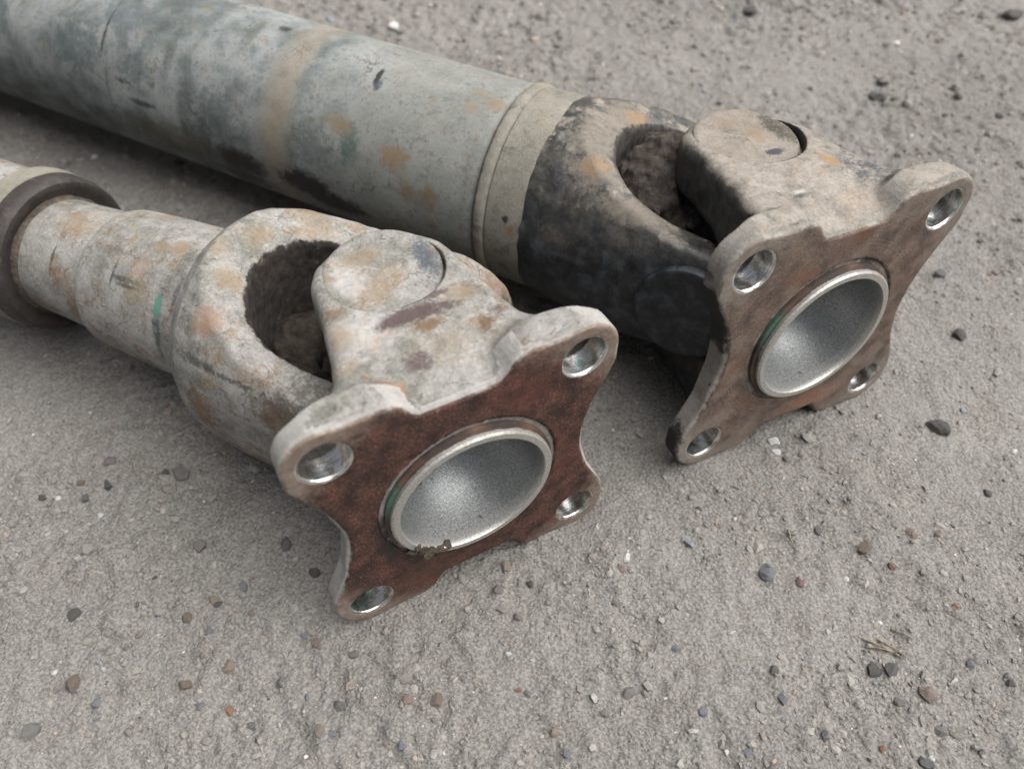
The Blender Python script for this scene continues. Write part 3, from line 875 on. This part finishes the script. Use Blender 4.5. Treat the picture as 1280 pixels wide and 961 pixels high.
    (0.2828, 0.4157, 3.37, (0.054, 0.052, 0.051), 'dark pebble right of the round dark blue-grey stone'),
    (0.2998, 0.3967, 2.78, (0.054, 0.052, 0.051), 'dark pebble at the right edge behind the far flange'),
    (-0.0720, 0.5216, 4.10, (0.556, 0.537, 0.502), 'blurred white flake beyond the far tube'),
    (-0.2451, 0.3945, 2.27, (0.556, 0.537, 0.502), 'blurred white chip in the shade between the two shafts'),
]
STRAWS = [
    ((0.1253, 0.0885), (0.1367, 0.0811), 0.0006, 'longest of the dry straws lying above the black clod'),
    ((0.1256, 0.0856), (0.1365, 0.0822), 0.0005, 'lowest of the dry straws lying above the black clod'),
    ((0.1311, 0.0883), (0.1375, 0.0808), 0.0005, 'short steep straw crossing the others above the black clod'),
    ((0.1377, 0.0921), (0.1420, 0.0872), 0.0006, 'dark twig up right of the straws by the black clod'),
    ((0.1075, 0.1326), (0.1093, 0.1232), 0.0004, 'thin yellow straw alone right of the large blue-grey pebble'),
]

# ------------------------------------------------------------------ where the shafts lie (metres, world)
HJ = 60.46                                            # flange face to joint centre, mm
SH = [
    dict(FR=[[0.90033, -0.00803, -0.43513], [0.43286, -0.08713, 0.89724], [-0.04512, -0.99616, -0.07497]],
         FT=(-0.01552, 0.12798, 0.0545), D=(0.89785, -0.44005, 0.01464), J=(-0.04182, 0.18223, 0.04997)),
    dict(FR=[[0.9092, -0.04433, -0.414], [0.40487, -0.13788, 0.90392], [-0.09715, -0.98946, -0.10741]],
         FT=(0.1175, 0.18661, 0.05797), D=(0.86965, -0.49366, -0.00313), J=(0.09247, 0.24126, 0.05148)),
]
for s in SH:
    s['FM'] = Matrix.Translation(s['FT']) @ Matrix(s['FR']).to_4x4()
    d = Vector(s['D']).normalized()
    up = -Vector([r[1] for r in s['FR']])
    up = (up - d * up.dot(d)).normalized()
    y = up.cross(d)
    R = Matrix((d, y, up)).transposed()
    s['TM'] = Matrix.Translation(s['J']) @ R.to_4x4()     # x along the tube towards the flange, z up

# contact points of the flange lugs, so that the ground meets them
LUGS = []
for s in SH:
    for su in (-1, 1):
        c = s['FM'] @ Vector((su * 0.043, 0.0431, 0.004))
        LUGS.append((c.x, c.y, c.z - 0.0128))

# ------------------------------------------------------------------ ground
def ground_height(x, y):
    x, y = np.asarray(x, float), np.asarray(y, float)
    worn = np.clip(0.5 + 0.9 * noise2(x, y, 13, 91) + 0.4 * noise2(x, y, 34, 92), 0, 1)
    rg = 0.42 + 0.80 * worn
    mm = (2.0 * noise2(x, y, 16, 1) + 0.9 * noise2(x, y, 45, 2) + rg * (0.8 * noise2(x, y, 110, 3)
          + 0.8 * noise2(x, y, 230, 4) + 0.75 * noise2(x, y, 430, 5)))
    lump = noise2(x, y, 85, 9)
    mm += 1.9 * rg * np.clip(lump - 0.12, 0, 1) * (0.6 + 0.8 * noise2(x, y, 300, 10))
    mm += 1.5 * rg * np.clip(noise2(x, y, 190, 12) - 0.2, 0, 1)
    pit = noise2(x, y, 150, 11)
    mm -= 1.3 * rg * np.clip(pit - 0.45, 0, 1)
    mm -= 1.0
    z = mm * MM
    for lx, ly, lz in LUGS:
        w = np.exp(-((x - lx) ** 2 + (y - ly) ** 2) / (2 * 0.011 ** 2))
        z = z * (1 - w) + w * (lz - 0.0002 + 0.25 * mm * MM)
    far = np.clip((np.hypot(x, y - 0.3) - 0.55) / 0.4, 0, 1)
    return z * (1 - far * 0.6)

def axis_lines(lo, hi, h, reach):
    mid = np.arange(lo, hi + h, h)
    out = [0.0]
    st = h
    while out[-1] < reach:
        st *= 1.12
        out.append(out[-1] + st)
    out = np.array(out[1:])
    return np.concatenate([lo - out[::-1], mid, mid[-1] + out])

gx = axis_lines(-0.42, 0.42, 0.00125, 6.0)
gy = axis_lines(-0.02, 0.62, 0.00125, 6.0)
GX, GY = np.meshgrid(gx, gy, indexing='ij')
GZ = ground_height(GX.ravel(), GY.ravel())
nx, ny = len(gx), len(gy)
i = np.arange(nx - 1)[:, None] * ny
j = np.arange(ny - 1)[None]
Q = np.stack([i + j, i + ny + j, i + ny + j + 1, i + j + 1], -1).reshape(-1, 4)
ground = obj('ground', mesh_from('ground', np.stack([GX.ravel(), GY.ravel(), GZ], 1), Q), mat_ground())
ground['kind'] = 'structure'
ground['label'] = 'packed grey dirt with crushed stone under both shafts'

# ------------------------------------------------------------------ flange yoke casting
QUARTER = [(0, 46.6), (13.4, 46.6), (15.6, 48.6), (18, 52.6), (21, 54.6), (25, 55.4), (31, 54.9), (37, 55.2)]
for k in range(0, 91, 10):
    QUARTER.append((43 + 13 * math.sin(math.radians(k)), 43 + 13 * math.cos(math.radians(k))))
QUARTER += [(55.6, 36), (53.6, 31), (50.4, 25), (47.4, 19), (45.2, 12), (43.8, 6), (43.2, 0)]
q = QUARTER
OUT = q + [(x, -y) for x, y in q[-2::-1]] + [(-x, -y) for x, y in q[1:]] + [(-x, y) for x, y in q[-2:0:-1]]
OUT = np.array(OUT)

def poly_table(poly, lim=64.0, h=0.5):
    a = np.arange(-lim, lim + h, h)
    X, Y = np.meshgrid(a, a, indexing='ij')
    p = np.stack([X.ravel(), Y.ravel()], 1)
    best = np.full(len(p), 1e9)
    inside = np.zeros(len(p), bool)
    for k in range(len(poly)):
        A, B = poly[k], poly[(k + 1) % len(poly)]
        e = B - A
        w = p - A
        t = np.clip((w @ e) / max(e @ e, 1e-9), 0, 1)
        best = np.minimum(best, ((w - t[:, None] * e) ** 2).sum(1))
        c = (A[1] > p[:, 1]) != (B[1] > p[:, 1])
        den = e[1] if abs(e[1]) > 1e-9 else 1e-9
        inside ^= c & (p[:, 0] < A[0] + (p[:, 1] - A[1]) * e[0] / den)
    d = np.sqrt(best)
    return np.where(inside, -d, d).reshape(X.shape), lim, h

PT, PL, PH = poly_table(OUT)
def poly_sdf(u, v):
    a = np.clip((u + PL) / PH, 0, PT.shape[0] - 2.001)
    b = np.clip((v + PL) / PH, 0, PT.shape[1] - 2.001)
    i, j = a.astype(int), b.astype(int)
    fa, fb = a - i, b - j
    return (PT[i, j] * (1 - fa) * (1 - fb) + PT[i + 1, j] * fa * (1 - fb) + PT[i, j + 1] * (1 - fa) * fb + PT[i + 1, j + 1] * fa * fb)

PLATE_T = 9.5
def flange_yoke_sdf(P):
    u, v, w = P[:, 0], P[:, 1], P[:, 2]
    b = np.abs(v)
    rough = 0.35 * noise3(P, 1 / 11.0, 21) + 0.18 * noise3(P, 1 / 4.0, 22)
    plate = smax(poly_sdf(u, v), np.abs(w - PLATE_T / 2) - PLATE_T / 2, 1.2)
    t = np.clip((w - 4) / (HJ - 4), 0, 1)
    ear2 = np.hypot(u, w - (4 + (HJ - 4) * t)) - np.interp(w, [4, 10, 15, 22, 30, 40, HJ], [41, 37.5, 34.5, 31.8, 29.8, 28.0, 25.4])
    vo = np.interp(w, [-5, 0, 4, 14, 26, 40, 60, 72, 90], [47.2, 47.4, 48.6, 51.0, 52.4, 53.0, 52.6, 50.9, 48.6])
    sd_ = np.clip((np.abs(u) - 11) / 14, 0, 1)
    vo = vo - 0.0006 * u * u + np.interp(w, [0, 5, 14, 24, 36], [7.0, 5.6, 2.6, 0.8, 0.0]) * sd_ * sd_ * (3 - 2 * sd_)
    vi = np.interp(w, [0, 20, 40, 60, 90], [14, 20, 27, 29, 29])
    ear = smax(smax(ear2, b - vo, 5.5), vi - b, 6.0) + rough
    core = smax(np.sqrt(u * u + v * v + (w / 1.0) ** 2) - 39.0, b - 46.0, 4.0)
    body = smin(plate + 0.5 * rough, smin(ear, core, 8.0), np.interp(np.abs(u), [13, 27], [2.0, 12.0]))
    out = smax(body, -w, 0.9)
    # keep the back of each lug and the outline of the face clean
    hd = np.hypot(np.abs(u) - 43.0, b - 43.1)
    face_clip = poly_sdf(u, v) + 0.4 * rough - 1.5 * np.maximum(w - 0.8, 0)
    out = smax(out, face_clip, 0.9)
    spot = smax(hd - 12.2, PLATE_T - 0.2 - w, 0.8)
    out = smax(out, -spot, 1.0)
    hole = hd - 7.5 - np.clip(0.9 - w, 0, 2)
    out = smax(out, -hole, 0.25)
    # seat of the cup and the groove round it
    rad = np.hypot(u, v)
    cup = np.sqrt(u * u + v * v + (w / 1.06) ** 2) - 28.6
    out = np.maximum(out, -cup)
    groove = np.maximum(np.abs(rad - 31.6) - 1.5, w - 0.9)
    out = np.maximum(out, -groove)
    # bearing seats
    seat = smax(np.hypot(u, w - HJ + 0.6) - 20.6, 47.0 - b, 0.3)
    out = smax(out, -seat, 0.6)
    bore = np.maximum(np.hypot(u, w - HJ) - 13.0, 0 - b)
    return np.maximum(out, -bore)

FV, FQ, FN = surface_net(flange_yoke_sdf, (-60, -60, -3), (60, 60, 92), 0.95)
fc = FV[FQ].mean(1)
front = (fc[:, 2] < PLATE_T + 0.6) & (poly_sdf(fc[:, 0], fc[:, 1]) < 1.5) & ~((np.hypot(fc[:, 0], fc[:, 1]) < 30.0) & (fc[:, 2] > 1.2))
ME_FLANGE = sub_mesh('flange', FV, FQ, FN, front)
ME_YOKE = sub_mesh('flange_yoke', FV, FQ, FN, ~front)

# cup and spigot ring
prof = [(1.1, 31.2), (-0.6, 31.2), (-1.0, 30.4), (-1.2, 30.0), (-2.9, 30.0), (-3.56, 29.3), (-3.56, 27.2), (-3.1, 26.9), (-1.0, 26.8)]
for k in range(4, 91, 4):
    a = math.radians(k)
    prof.append((28.8 * math.sin(a) - 0.9, max(26.8 * math.cos(a), 0.01)))
ME_SPIGOT = lathe('spigot', prof, 144, 'z', 0.05, 3, 40, True)

# bearing cap (axis z, outer face at z = 0)
ME_CAP = lathe('bearing_cap', [(-14, 20.5), (-0.5, 20.5), (-0.05, 20.1), (0.0, 18.4), (-0.3, 16.0), (0.1, 10), (0.2, 0.01)], 72, 'z', 0.25, 5, 50)

ME_SIDE_CAP = lathe('bearing_cap', [(-5, 20.5), (-0.5, 20.5), (-0.05, 20.1), (0.0, 18.4), (-0.3, 16.0), (0.1, 10), (0.2, 0.01)], 72, 'z', 0.25, 6, 50)

# ------------------------------------------------------------------ tube yokes
def cup_clearance(kind, P):
    """distance to the outside of the flange cup, for points of the tube frame (mm)"""
    M = np.array(SH[kind]['FM'].inverted() @ SH[kind]['TM'])
    q_ = P @ M[:3, :3].T + M[:3, 3] * 1000.0
    return np.sqrt(q_[:, 0] ** 2 + q_[:, 1] ** 2 + (q_[:, 2] / 1.08) ** 2) - 31.5

def tube_yoke(kind):
    if kind == 0:
        rx, rr = [-110, -81, -78, -74, -68, -58, -40, 30], [32, 32.2, 36.0, 42.5, 47.0, 49.5, 51.0, 52]
        px, pr = [-120, -78, -68, -58, -40, -18, 0, 40], [64, 54, 46.5, 41.0, 33.0, 27.0, 25.0, 25.0]
        back = -83.0
    else:
        rx, rr = [-110, -78, -70, -58, -40, 30], [43.2, 43.4, 45.0, 47.0, 50.0, 52]
        px, pr = [-120, -76, -66, -54, -36, -16, 0, 40], [64, 54, 46.0, 40.0, 33.0, 27.0, 25.0, 25.0]
        back = -79.0
    sl, sr = (-24.5, 29.5) if kind == 0 else (-21.0, 30.5)
    def f(P):
        x, y, z = P[:, 0], P[:, 1], P[:, 2]
        b = np.abs(y)
        rough = 0.45 * noise3(P, 1 / 12.0, 31 + kind) + 0.22 * noise3(P, 1 / 4.0, 33 + kind)
        cyl = np.hypot(y, z) - np.interp(x, rx, rr)
        cx = np.minimum(x, 0)
        prof = np.hypot(z, x - cx) - np.interp(x, px, pr)
        body = smax(cyl, prof, 2.6)
        body = smax(body, b - 51.5, 6.0)
        body = smax(body, back - x, 1.0)
        slot = np.hypot(y + 2.0, x - np.maximum(x, sl)) - sr
        body = smax(body + rough, -(slot + 0.7 * rough), 3.0)
        seat = np.maximum(np.hypot(x, z) - 19.6, 48.0 - b)
        body = smax(body, -seat, 0.6)
        bore = np.hypot(x, z) - 13.0
        body = smax(body, -cup_clearance(kind, P), 1.5)
        return np.maximum(body, -bore)
    V, Qd, Nn = surface_net(f, (back - 3, -56, -54), (30, 56, 54), 1.05)
    return mesh_from('tube_yoke', V * MM, Qd, Nn)

def spider_mesh():
    def f(P):
        x, y, z = P[:, 0], P[:, 1], P[:, 2]
        a = np.maximum(np.hypot(x, z) - 10.5, np.abs(y) - 46)
        b = np.maximum(np.hypot(x, y) - 10.5, np.abs(z) - 46)
        c = np.sqrt(x * x + y * y + z * z) - 18
        return smin(smin(a, b, 5), c, 5) + 0.4 * noise3(P, 1 / 5.0, 41)
    V, Qd, Nn = surface_net(f, (-26, -50, -50), (26, 50, 50), 1.6)
    return mesh_from('joint_cross', V * MM, Qd, Nn)
ME_CROSS = spider_mesh()

def mud_mesh(kind):
    def f(P):
        x, y, z = P[:, 0], P[:, 1], P[:, 2]
        n = 3.2 * noise3(P, 1 / 13.0, 51 + kind) + 2.0 * noise3(P, 1 / 5.5, 53 + kind) + 1.1 * noise3(P, 1 / 2.6, 55 + kind)
        if kind == 0:
            a = np.sqrt((x + 6) ** 2 + (y / 1.05) ** 2 + (z / 0.9) ** 2) - 27
            b = np.sqrt(((x + 44) / 1.1) ** 2 + y ** 2 + ((z + 14) / 0.8) ** 2) - 27
        else:
            a = np.sqrt((x + 8) ** 2 + (y / 1.05) ** 2 + z ** 2) - 29
            b = np.sqrt(((x + 34) / 0.9) ** 2 + (y / 1.1) ** 2 + ((z - 8) / 1.15) ** 2) - 27
        return np.maximum(smin(a, b, 6) + n, -cup_clearance(kind, P))
    V, Qd, Nn = surface_net(f, (-84, -40, -48), (34, 40, 48), 1.4)
    return mesh_from('caked_mud', V * MM, Qd, Nn)

# ------------------------------------------------------------------ the two propeller shafts
WORLD = {}
def part(name, me, mat, parent, Mw):
    o = bpy.data.objects.new(name, me)
    COL.objects.link(o)
    o.parent = parent
    o.matrix_basis = WORLD[parent.name].inverted() @ Mw
    WORLD[o.name] = Mw
    if len(me.materials) == 0:
        me.materials.append(None)
    o.material_slots[0].link = 'OBJECT'
    o.material_slots[0].material = mat
    return o

def cap_matrix(base, centre, axis):
    z = Vector(axis)
    x = Vector((1, 0, 0)) if abs(z.x) < 0.5 else Vector((0, 1, 0))
    y = z.cross(x).normalized()
    x = y.cross(z).normalized()
    return base @ Matrix.Translation(centre) @ Matrix((x, y, z)).transposed().to_4x4()

def build_shaft(s, kind, label, mats):
    root = bpy.data.objects.new('propeller_shaft', None)
    COL.objects.link(root)
    root.empty_display_size = 0.02
    jx, jy, jz = s['J']
    Mr = Matrix.Translation((jx, jy, 0))
    root.matrix_basis = Mr
    WORLD[root.name] = Mr
    tag(root, label, 'drive shaft', 'propeller shafts lying on the dirt')
    F, T = s['FM'], s['TM']
    fl = part('flange', ME_FLANGE, mats['flange'], root, F)
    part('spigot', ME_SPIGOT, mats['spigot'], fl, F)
    yk = part('flange_yoke', ME_YOKE, mats['yoke'], root, F)
    for sg in (-1, 1):
        part('bearing_cap', ME_CAP, mats['cap'], yk, cap_matrix(F, (0, sg * 50.6 * MM, (HJ + 1.4) * MM), (0, sg * 0.9976, -0.07)))
    ty = part('tube_yoke', tube_yoke(kind), mats['tube_yoke'], root, T)
    for sg in (-1, 1):
        part('bearing_cap', ME_SIDE_CAP, mats['side_cap'], ty, cap_matrix(T, (0, sg * 50.9 * MM, 0), (0, sg, 0)))
    # the cross follows both yokes: y of the tube frame, v of the flange frame
    yv = T.to_3x3() @ Vector((0, 1, 0))
    vv = F.to_3x3() @ Vector((0, -1, 0))
    xv = yv.cross(vv).normalized()
    zv = xv.cross(yv).normalized()
    C = Matrix.Translation(s['J']) @ Matrix((xv, yv, zv)).transposed().to_4x4()
    part('joint_cross', ME_CROSS, mats['mud'], root, C)
    part('caked_mud', mud_mesh(kind), mats['mud'], root, T)
    return root, T

mats1 = dict(side_cap=casting_grey('pale_side_cap', [], dark_scratch=False),
    flange=mat_flange('rusty_flange', (0.042, 0.021, 0.016), (0.150, 0.055, 0.036), (0.216, 0.169, 0.133), (0.302, 0.292, 0.274), spots=SPOTS['flange1']),
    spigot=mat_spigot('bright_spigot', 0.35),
    yoke=casting_grey('pale_yoke_casting', SPOTS['yoke1']),
    cap=casting_grey('pale_bearing_cap', SPOTS['cap1'], dark_scratch=False),
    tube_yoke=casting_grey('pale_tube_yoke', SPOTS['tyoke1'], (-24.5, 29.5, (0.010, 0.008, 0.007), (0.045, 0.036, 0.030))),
    mud=mat_mud('dark_caked_mud', (0.012, 0.010, 0.008), (0.052, 0.042, 0.035)))
mats2 = dict(side_cap=casting_black('black_side_cap', [], 2.0, 3.0),
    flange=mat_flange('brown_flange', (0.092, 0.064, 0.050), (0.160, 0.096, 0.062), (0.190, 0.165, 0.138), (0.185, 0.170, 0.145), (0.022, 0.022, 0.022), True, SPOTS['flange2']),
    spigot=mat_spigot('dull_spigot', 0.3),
    yoke=casting_black('dusty_black_yoke', SPOTS['yoke2'], 0.42, 1.0),
    cap=mat_dusty('dusty_bearing_cap', (0.095, 0.080, 0.064), (0.172, 0.151, 0.126), (0.238, 0.216, 0.186), 0.6, SPOTS['cap2'], 0.9, (0.06, 0.053, 0.043)),
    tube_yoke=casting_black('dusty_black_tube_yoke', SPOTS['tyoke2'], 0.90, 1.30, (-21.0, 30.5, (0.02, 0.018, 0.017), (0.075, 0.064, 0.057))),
    mud=mat_mud('grey_caked_mud', (0.018, 0.015, 0.014), (0.085, 0.072, 0.062)))

near, T1 = build_shaft(SH[0], 0, 'pale grey drive shaft in front with a dark rust-red flange face', mats1)
far, T2 = build_shaft(SH[1], 1, 'thicker drive shaft behind with weathered blue-grey tube and black dusty yoke', mats2)

# near shaft: stepped neck, seal and slip tube
pale = casting_grey('pale_neck_paint', SPOTS['neck1'], dark_scratch=False)
part('neck_sleeve', lathe('neck_sleeve', [(-70, 30), (-78, 32.4), (-100, 32.2), (-114, 31.6), (-131, 30.4), (-133.5, 30.0), (-134.6, 29.2), (-134.8, 26.0)], 128, 'x', 0.12, 61), pale, near, T1)
part('neck', lathe('neck', [(-133, 27.0), (-136, 27.0), (-150, 26.4), (-166, 25.6), (-176, 25.2)], 128, 'x', 0.10, 62), pale, near, T1)
seal = part('dust_seal', lathe('dust_seal', [(-175.5, 25.0), (-172.6, 26.0), (-172.0, 27.6), (-171.0, 29.6), (-170.0, 31.6), (-170.2, 33.0), (-171.4, 34.2), (-174, 34.9), (-178, 35.2), (-180, 34)], 128, 'x', 0.14, 63),
            mat_dusty('seal_rubber', (0.012, 0.011, 0.011), (0.026, 0.022, 0.021), (0.062, 0.053, 0.046), 0.2, SPOTS['seal1'], 0.55), near, T1)
part('dirt_ring', lathe('dirt_ring', [(-169.8, 25.3), (-170.6, 26.0), (-171.6, 26.8), (-172.6, 27.0), (-174, 26.0)], 200, 'x', 0.5, 64), mat_mud('ring_dirt', (0.03, 0.025, 0.02), (0.12, 0.10, 0.083)), seal, T1)
part('seal_shell', lathe('seal_shell', [(-178.0, 34.4), (-178.4, 35.5), (-186, 35.7), (-188, 35.4), (-189, 34.0), (-189.3, 30)], 128, 'x', 0.08, 66), mat_dusty('shell_paint', (0.10, 0.095, 0.075), (0.165, 0.155, 0.125), (0.225, 0.21, 0.175), 0.3), seal, T1)
part('slip_tube', lathe('slip_tube', [(-188, 31.5), (-196, 32.2), (-260, 32.4), (-560, 32.6), (-562, 32.0), (-562.4, 0.05)], 96, 'x', 0.06, 65), pale, near, T1)

# far shaft: tube, weld bead and collar
part('tube', lathe('tube', [(-99.5, 41.5), (-100.5, 42.5), (-102, 43.0)] + [(-105 - 12 * k, 43.0) for k in range(52)] + [(-731, 41), (-731.5, 0.05)], 160, 'x', 0.07, 71), mat_tube_blue(SPOTS['tube2']), far, T2)
dusty = mat_dusty('collar_dust', (0.105, 0.098, 0.080), (0.168, 0.157, 0.132), (0.225, 0.210, 0.180), 0.5, SPOTS['collar2'], 0.9, (0.06, 0.058, 0.05))
col2 = part('collar', lathe('collar', [(-70, 42.0), (-77, 43.9), (-84, 43.8), (-92.4, 43.7), (-92.9, 43.2), (-93.4, 42.6), (-96, 42.4)], 160, 'x', 0.10, 72), dusty, far, T2)
bead = [(-92.6, 42.4)] + [(-96.0 + 2.7 * math.cos(math.radians(a)), 43.2 + 1.35 * math.sin(math.radians(a))) for a in range(0, 181, 20)] + [(-99.6, 42.0)]
part('weld_bead', lathe('weld_bead', bead, 260, 'x', 0.35, 73, 60), dusty, col2, T2)

# dirt stuck to the near spigot rim
def clod_mesh(seed, r):
    me = stone_mesh(seed)
    V = np.empty(len(me.vertices) * 3, np.float32)
    me.vertices.foreach_get('co', V)
    V = V.reshape(-1, 3) * r * MM
    V *= 1 + 0.35 * noise3(V / (r * MM), 2.1, seed)[:, None]
    me.vertices.foreach_set('co', V.astype(np.float32).ravel())
    me.update()
    return me

# ------------------------------------------------------------------ pebbles one can pick out
def stone_mesh(seed):
    import bmesh
    r = np.random.default_rng(seed)
    bm = bmesh.new()
    bmesh.ops.create_icosphere(bm, subdivisions=3, radius=1.0)
    V = np.array([v.co[:] for v in bm.verts])
    for _ in range(15):                                   # knock flat facets off
        n = r.normal(size=3)
        n /= np.linalg.norm(n)
        c = r.uniform(0.52, 0.88)
        d = V @ n - c
        V = V - np.clip(d, 0, None)[:, None] * n
    V *= 1 + (0.10 * noise3(V, 2.2, seed) + 0.07 * noise3(V, 5.0, seed + 7))[:, None]
    V *= np.array([1.15, r.uniform(0.75, 1.0), r.uniform(0.65, 0.95)])
    for v, c in zip(bm.verts, V):
        v.co = c
    me = bpy.data.meshes.new('pebble')
    bm.to_mesh(me)
    bm.free()
    me.materials.append(None)
    return me
STONES = [stone_mesh(100 + k) for k in range(14)]
def ground_at(x, y):
    return float(ground_height(np.array([x]), np.array([y]))[0])
for k, (x, y, r, c, lab) in enumerate(PEBBLES):
    o = bpy.data.objects.new('pebble', STONES[k % 14])
    COL.objects.link(o)
    o.scale = (r * MM,) * 3
    o.rotation_euler = (rng.uniform(-0.25, 0.25), rng.uniform(-0.25, 0.25), rng.uniform(0, 6.28))
    o.location = (x, y, ground_at(x, y) + r * MM * 0.12)
    o.material_slots[0].link = 'OBJECT'
    o.material_slots[0].material = mat_pebble(c)
    tag(o, lab, 'pebble', 'loose pebbles on the dirt')

spig = [o for o in near.children_recursive if o.name.startswith('spigot')][0]
clod_mat = mat_mud('clod_dirt', (0.018, 0.015, 0.012), (0.09, 0.078, 0.06))
for k, (cx, cy, cz, r) in enumerate([(-21.5, 17.5, -4.0, 2.3), (-19.6, 20.3, -3.9, 3.0), (-16.6, 22.6, -3.6, 2.2), (-12.4, 24.8, -2.6, 3.0), (-23.0, 15.0, -3.9, 1.6), (-24.5, 18.5, -2.4, 2.6)]):
    part('dirt_clump', clod_mesh(300 + k, r), clod_mat, spig, SH[0]['FM'] @ Matrix.Translation((cx * MM, cy * MM, cz * MM)))

# dry straws
def straw(pts, rad, label):
    P = np.array(pts, float)
    n, seg = len(P), 6
    V = []
    for k in range(n):
        d = P[min(k + 1, n - 1)] - P[max(k - 1, 0)]
        d /= np.linalg.norm(d)
        a = np.cross(d, (0, 0, 1.0))
        a /= np.linalg.norm(a)
        b = np.cross(a, d)
        rr = rad * (1 - 0.55 * k / (n - 1))
        for q_ in range(seg):
            th = 2 * math.pi * q_ / seg
            V.append(P[k] + rr * (math.cos(th) * a + 0.6 * math.sin(th) * b))
    Qs = []
    for k in range(n - 1):
        for q_ in range(seg):
            Qs.append((k * seg + q_, k * seg + (q_ + 1) % seg, (k + 1) * seg + (q_ + 1) % seg, (k + 1) * seg + q_))
    o = obj('straw', mesh_from('straw', np.array(V), np.array(Qs)), STRAW)
    tag(o, label, 'straw', 'dry straws on the dirt')
STRAW = mat_straw()
for (x0, y0), (x1, y1), rad, lab in STRAWS:
    pts = []
    for k in range(7):
        f = k / 6
        x, y = x0 + (x1 - x0) * f, y0 + (y1 - y0) * f
        x += 0.0006 * math.sin(f * 4 + x0 * 900)
        pts.append((x, y, ground_at(x, y) + 0.0007 + 0.0008 * math.sin(f * 3.1)))
    straw(pts, rad, lab)

# ------------------------------------------------------------------ countless small grains
def gravel():
    t = (1 + 5 ** 0.5) / 2
    I = np.array([(-1, t, 0), (1, t, 0), (-1, -t, 0), (1, -t, 0), (0, -1, t), (0, 1, t), (0, -1, -t), (0, 1, -t), (t, 0, -1), (t, 0, 1), (-t, 0, -1), (-t, 0, 1)], float)
    I /= np.linalg.norm(I[0])
    Fc = np.array([(0, 11, 5), (0, 5, 1), (0, 1, 7), (0, 7, 10), (0, 10, 11), (1, 5, 9), (5, 11, 4), (11, 10, 2), (10, 7, 6), (7, 1, 8),
                   (3, 9, 4), (3, 4, 2), (3, 2, 6), (3, 6, 8), (3, 8, 9), (4, 9, 5), (2, 4, 11), (6, 2, 10), (8, 6, 7), (9, 8, 1)])
    n = 84000
    y = 0.03 + 0.56 * rng.random(n) ** 1.35
    half = 0.20 + 0.42 * y
    x = (rng.random(n) * 2 - 1) * half
    clump = noise2(x, y, 28, 77) + 0.6 * noise2(x, y, 75, 78)
    worn = np.clip(0.5 + 0.9 * noise2(x, y, 13, 91) + 0.4 * noise2(x, y, 34, 92), 0, 1)
    keep = rng.random(n) < np.clip(0.50 + 0.5 * clump, 0.08, 1) * (0.35 + 0.75 * worn)
    x, y = x[keep], y[keep]
    n = len(x)
    r = 0.00030 + 0.00062 * rng.random(n) ** 2.0
    big = rng.random(n)
    r = np.where(big > 0.87, rng.uniform(0.0009, 0.0017, n), r)
    r = np.where(big > 0.985, rng.uniform(0.0015, 0.0025, n), r)
    far = 1 + 0.8 * np.clip((y - 0.25) / 0.3, 0, 1)
    r = r * far
    q4 = rng.normal(size=(n, 4))
    q4 /= np.linalg.norm(q4, axis=1)[:, None]
    w_, a, b, c = q4.T
    R = np.stack([np.stack([1 - 2 * (b * b + c * c), 2 * (a * b - c * w_), 2 * (a * c + b * w_)], -1),
                  np.stack([2 * (a * b + c * w_), 1 - 2 * (a * a + c * c), 2 * (b * c - a * w_)], -1),
                  np.stack([2 * (a * c - b * w_), 2 * (b * c + a * w_), 1 - 2 * (a * a + b * b)], -1)], 1)
    S = rng.uniform(0.45, 1.3, (n, 1, 3))
    loc = I[None] * (1 + rng.uniform(-0.32, 0.28, (n, 12, 1))) * S
    loc = np.einsum('nij,nkj->nki', R, loc)
    loc[:, :, 2] *= 0.8
    V = loc * r[:, None, None]
    z = ground_height(x, y)
    V += np.stack([x, y, z + r * rng.uniform(-0.45, 0.2, n)], -1)[:, None, :]
    Qs = (np.arange(n)[:, None, None] * 12 + Fc[None]).reshape(-1, 3)
    me = mesh_from('gravel', V.reshape(-1, 3), Qs, smooth=False)
    pal = 0.70 * np.array([(.27, .25, .222), (.22, .205, .185), (.33, .31, .28), (.35, .27, .22), (.22, .245, .285), (.07, .068, .066), (.58, .56, .52), (.36, .19, .10), (.19, .15, .15)])
    p = rng.choice(len(pal), n, p=[.42, .25, .16, .045, .03, .04, .02, .003, .032])
    p = np.where((big > 0.87) & (rng.random(n) < 0.6), rng.choice(3, n), p)
    colr = pal[p] * rng.uniform(0.75, 1.25, (n, 1))
    ca = np.ones((n, 12, 4))
    ca[:, :, :3] = colr[:, None, :]
    at = me.color_attributes.new('tint', 'FLOAT_COLOR', 'POINT')
    at.data.foreach_set('color', ca.astype(np.float32).ravel())
    o = obj('gravel', me, mat_gravel())
    o['kind'] = 'stuff'
    o['label'] = 'fine grey and tan gravel grains scattered over the dirt'
    o['category'] = 'gravel'
gravel()
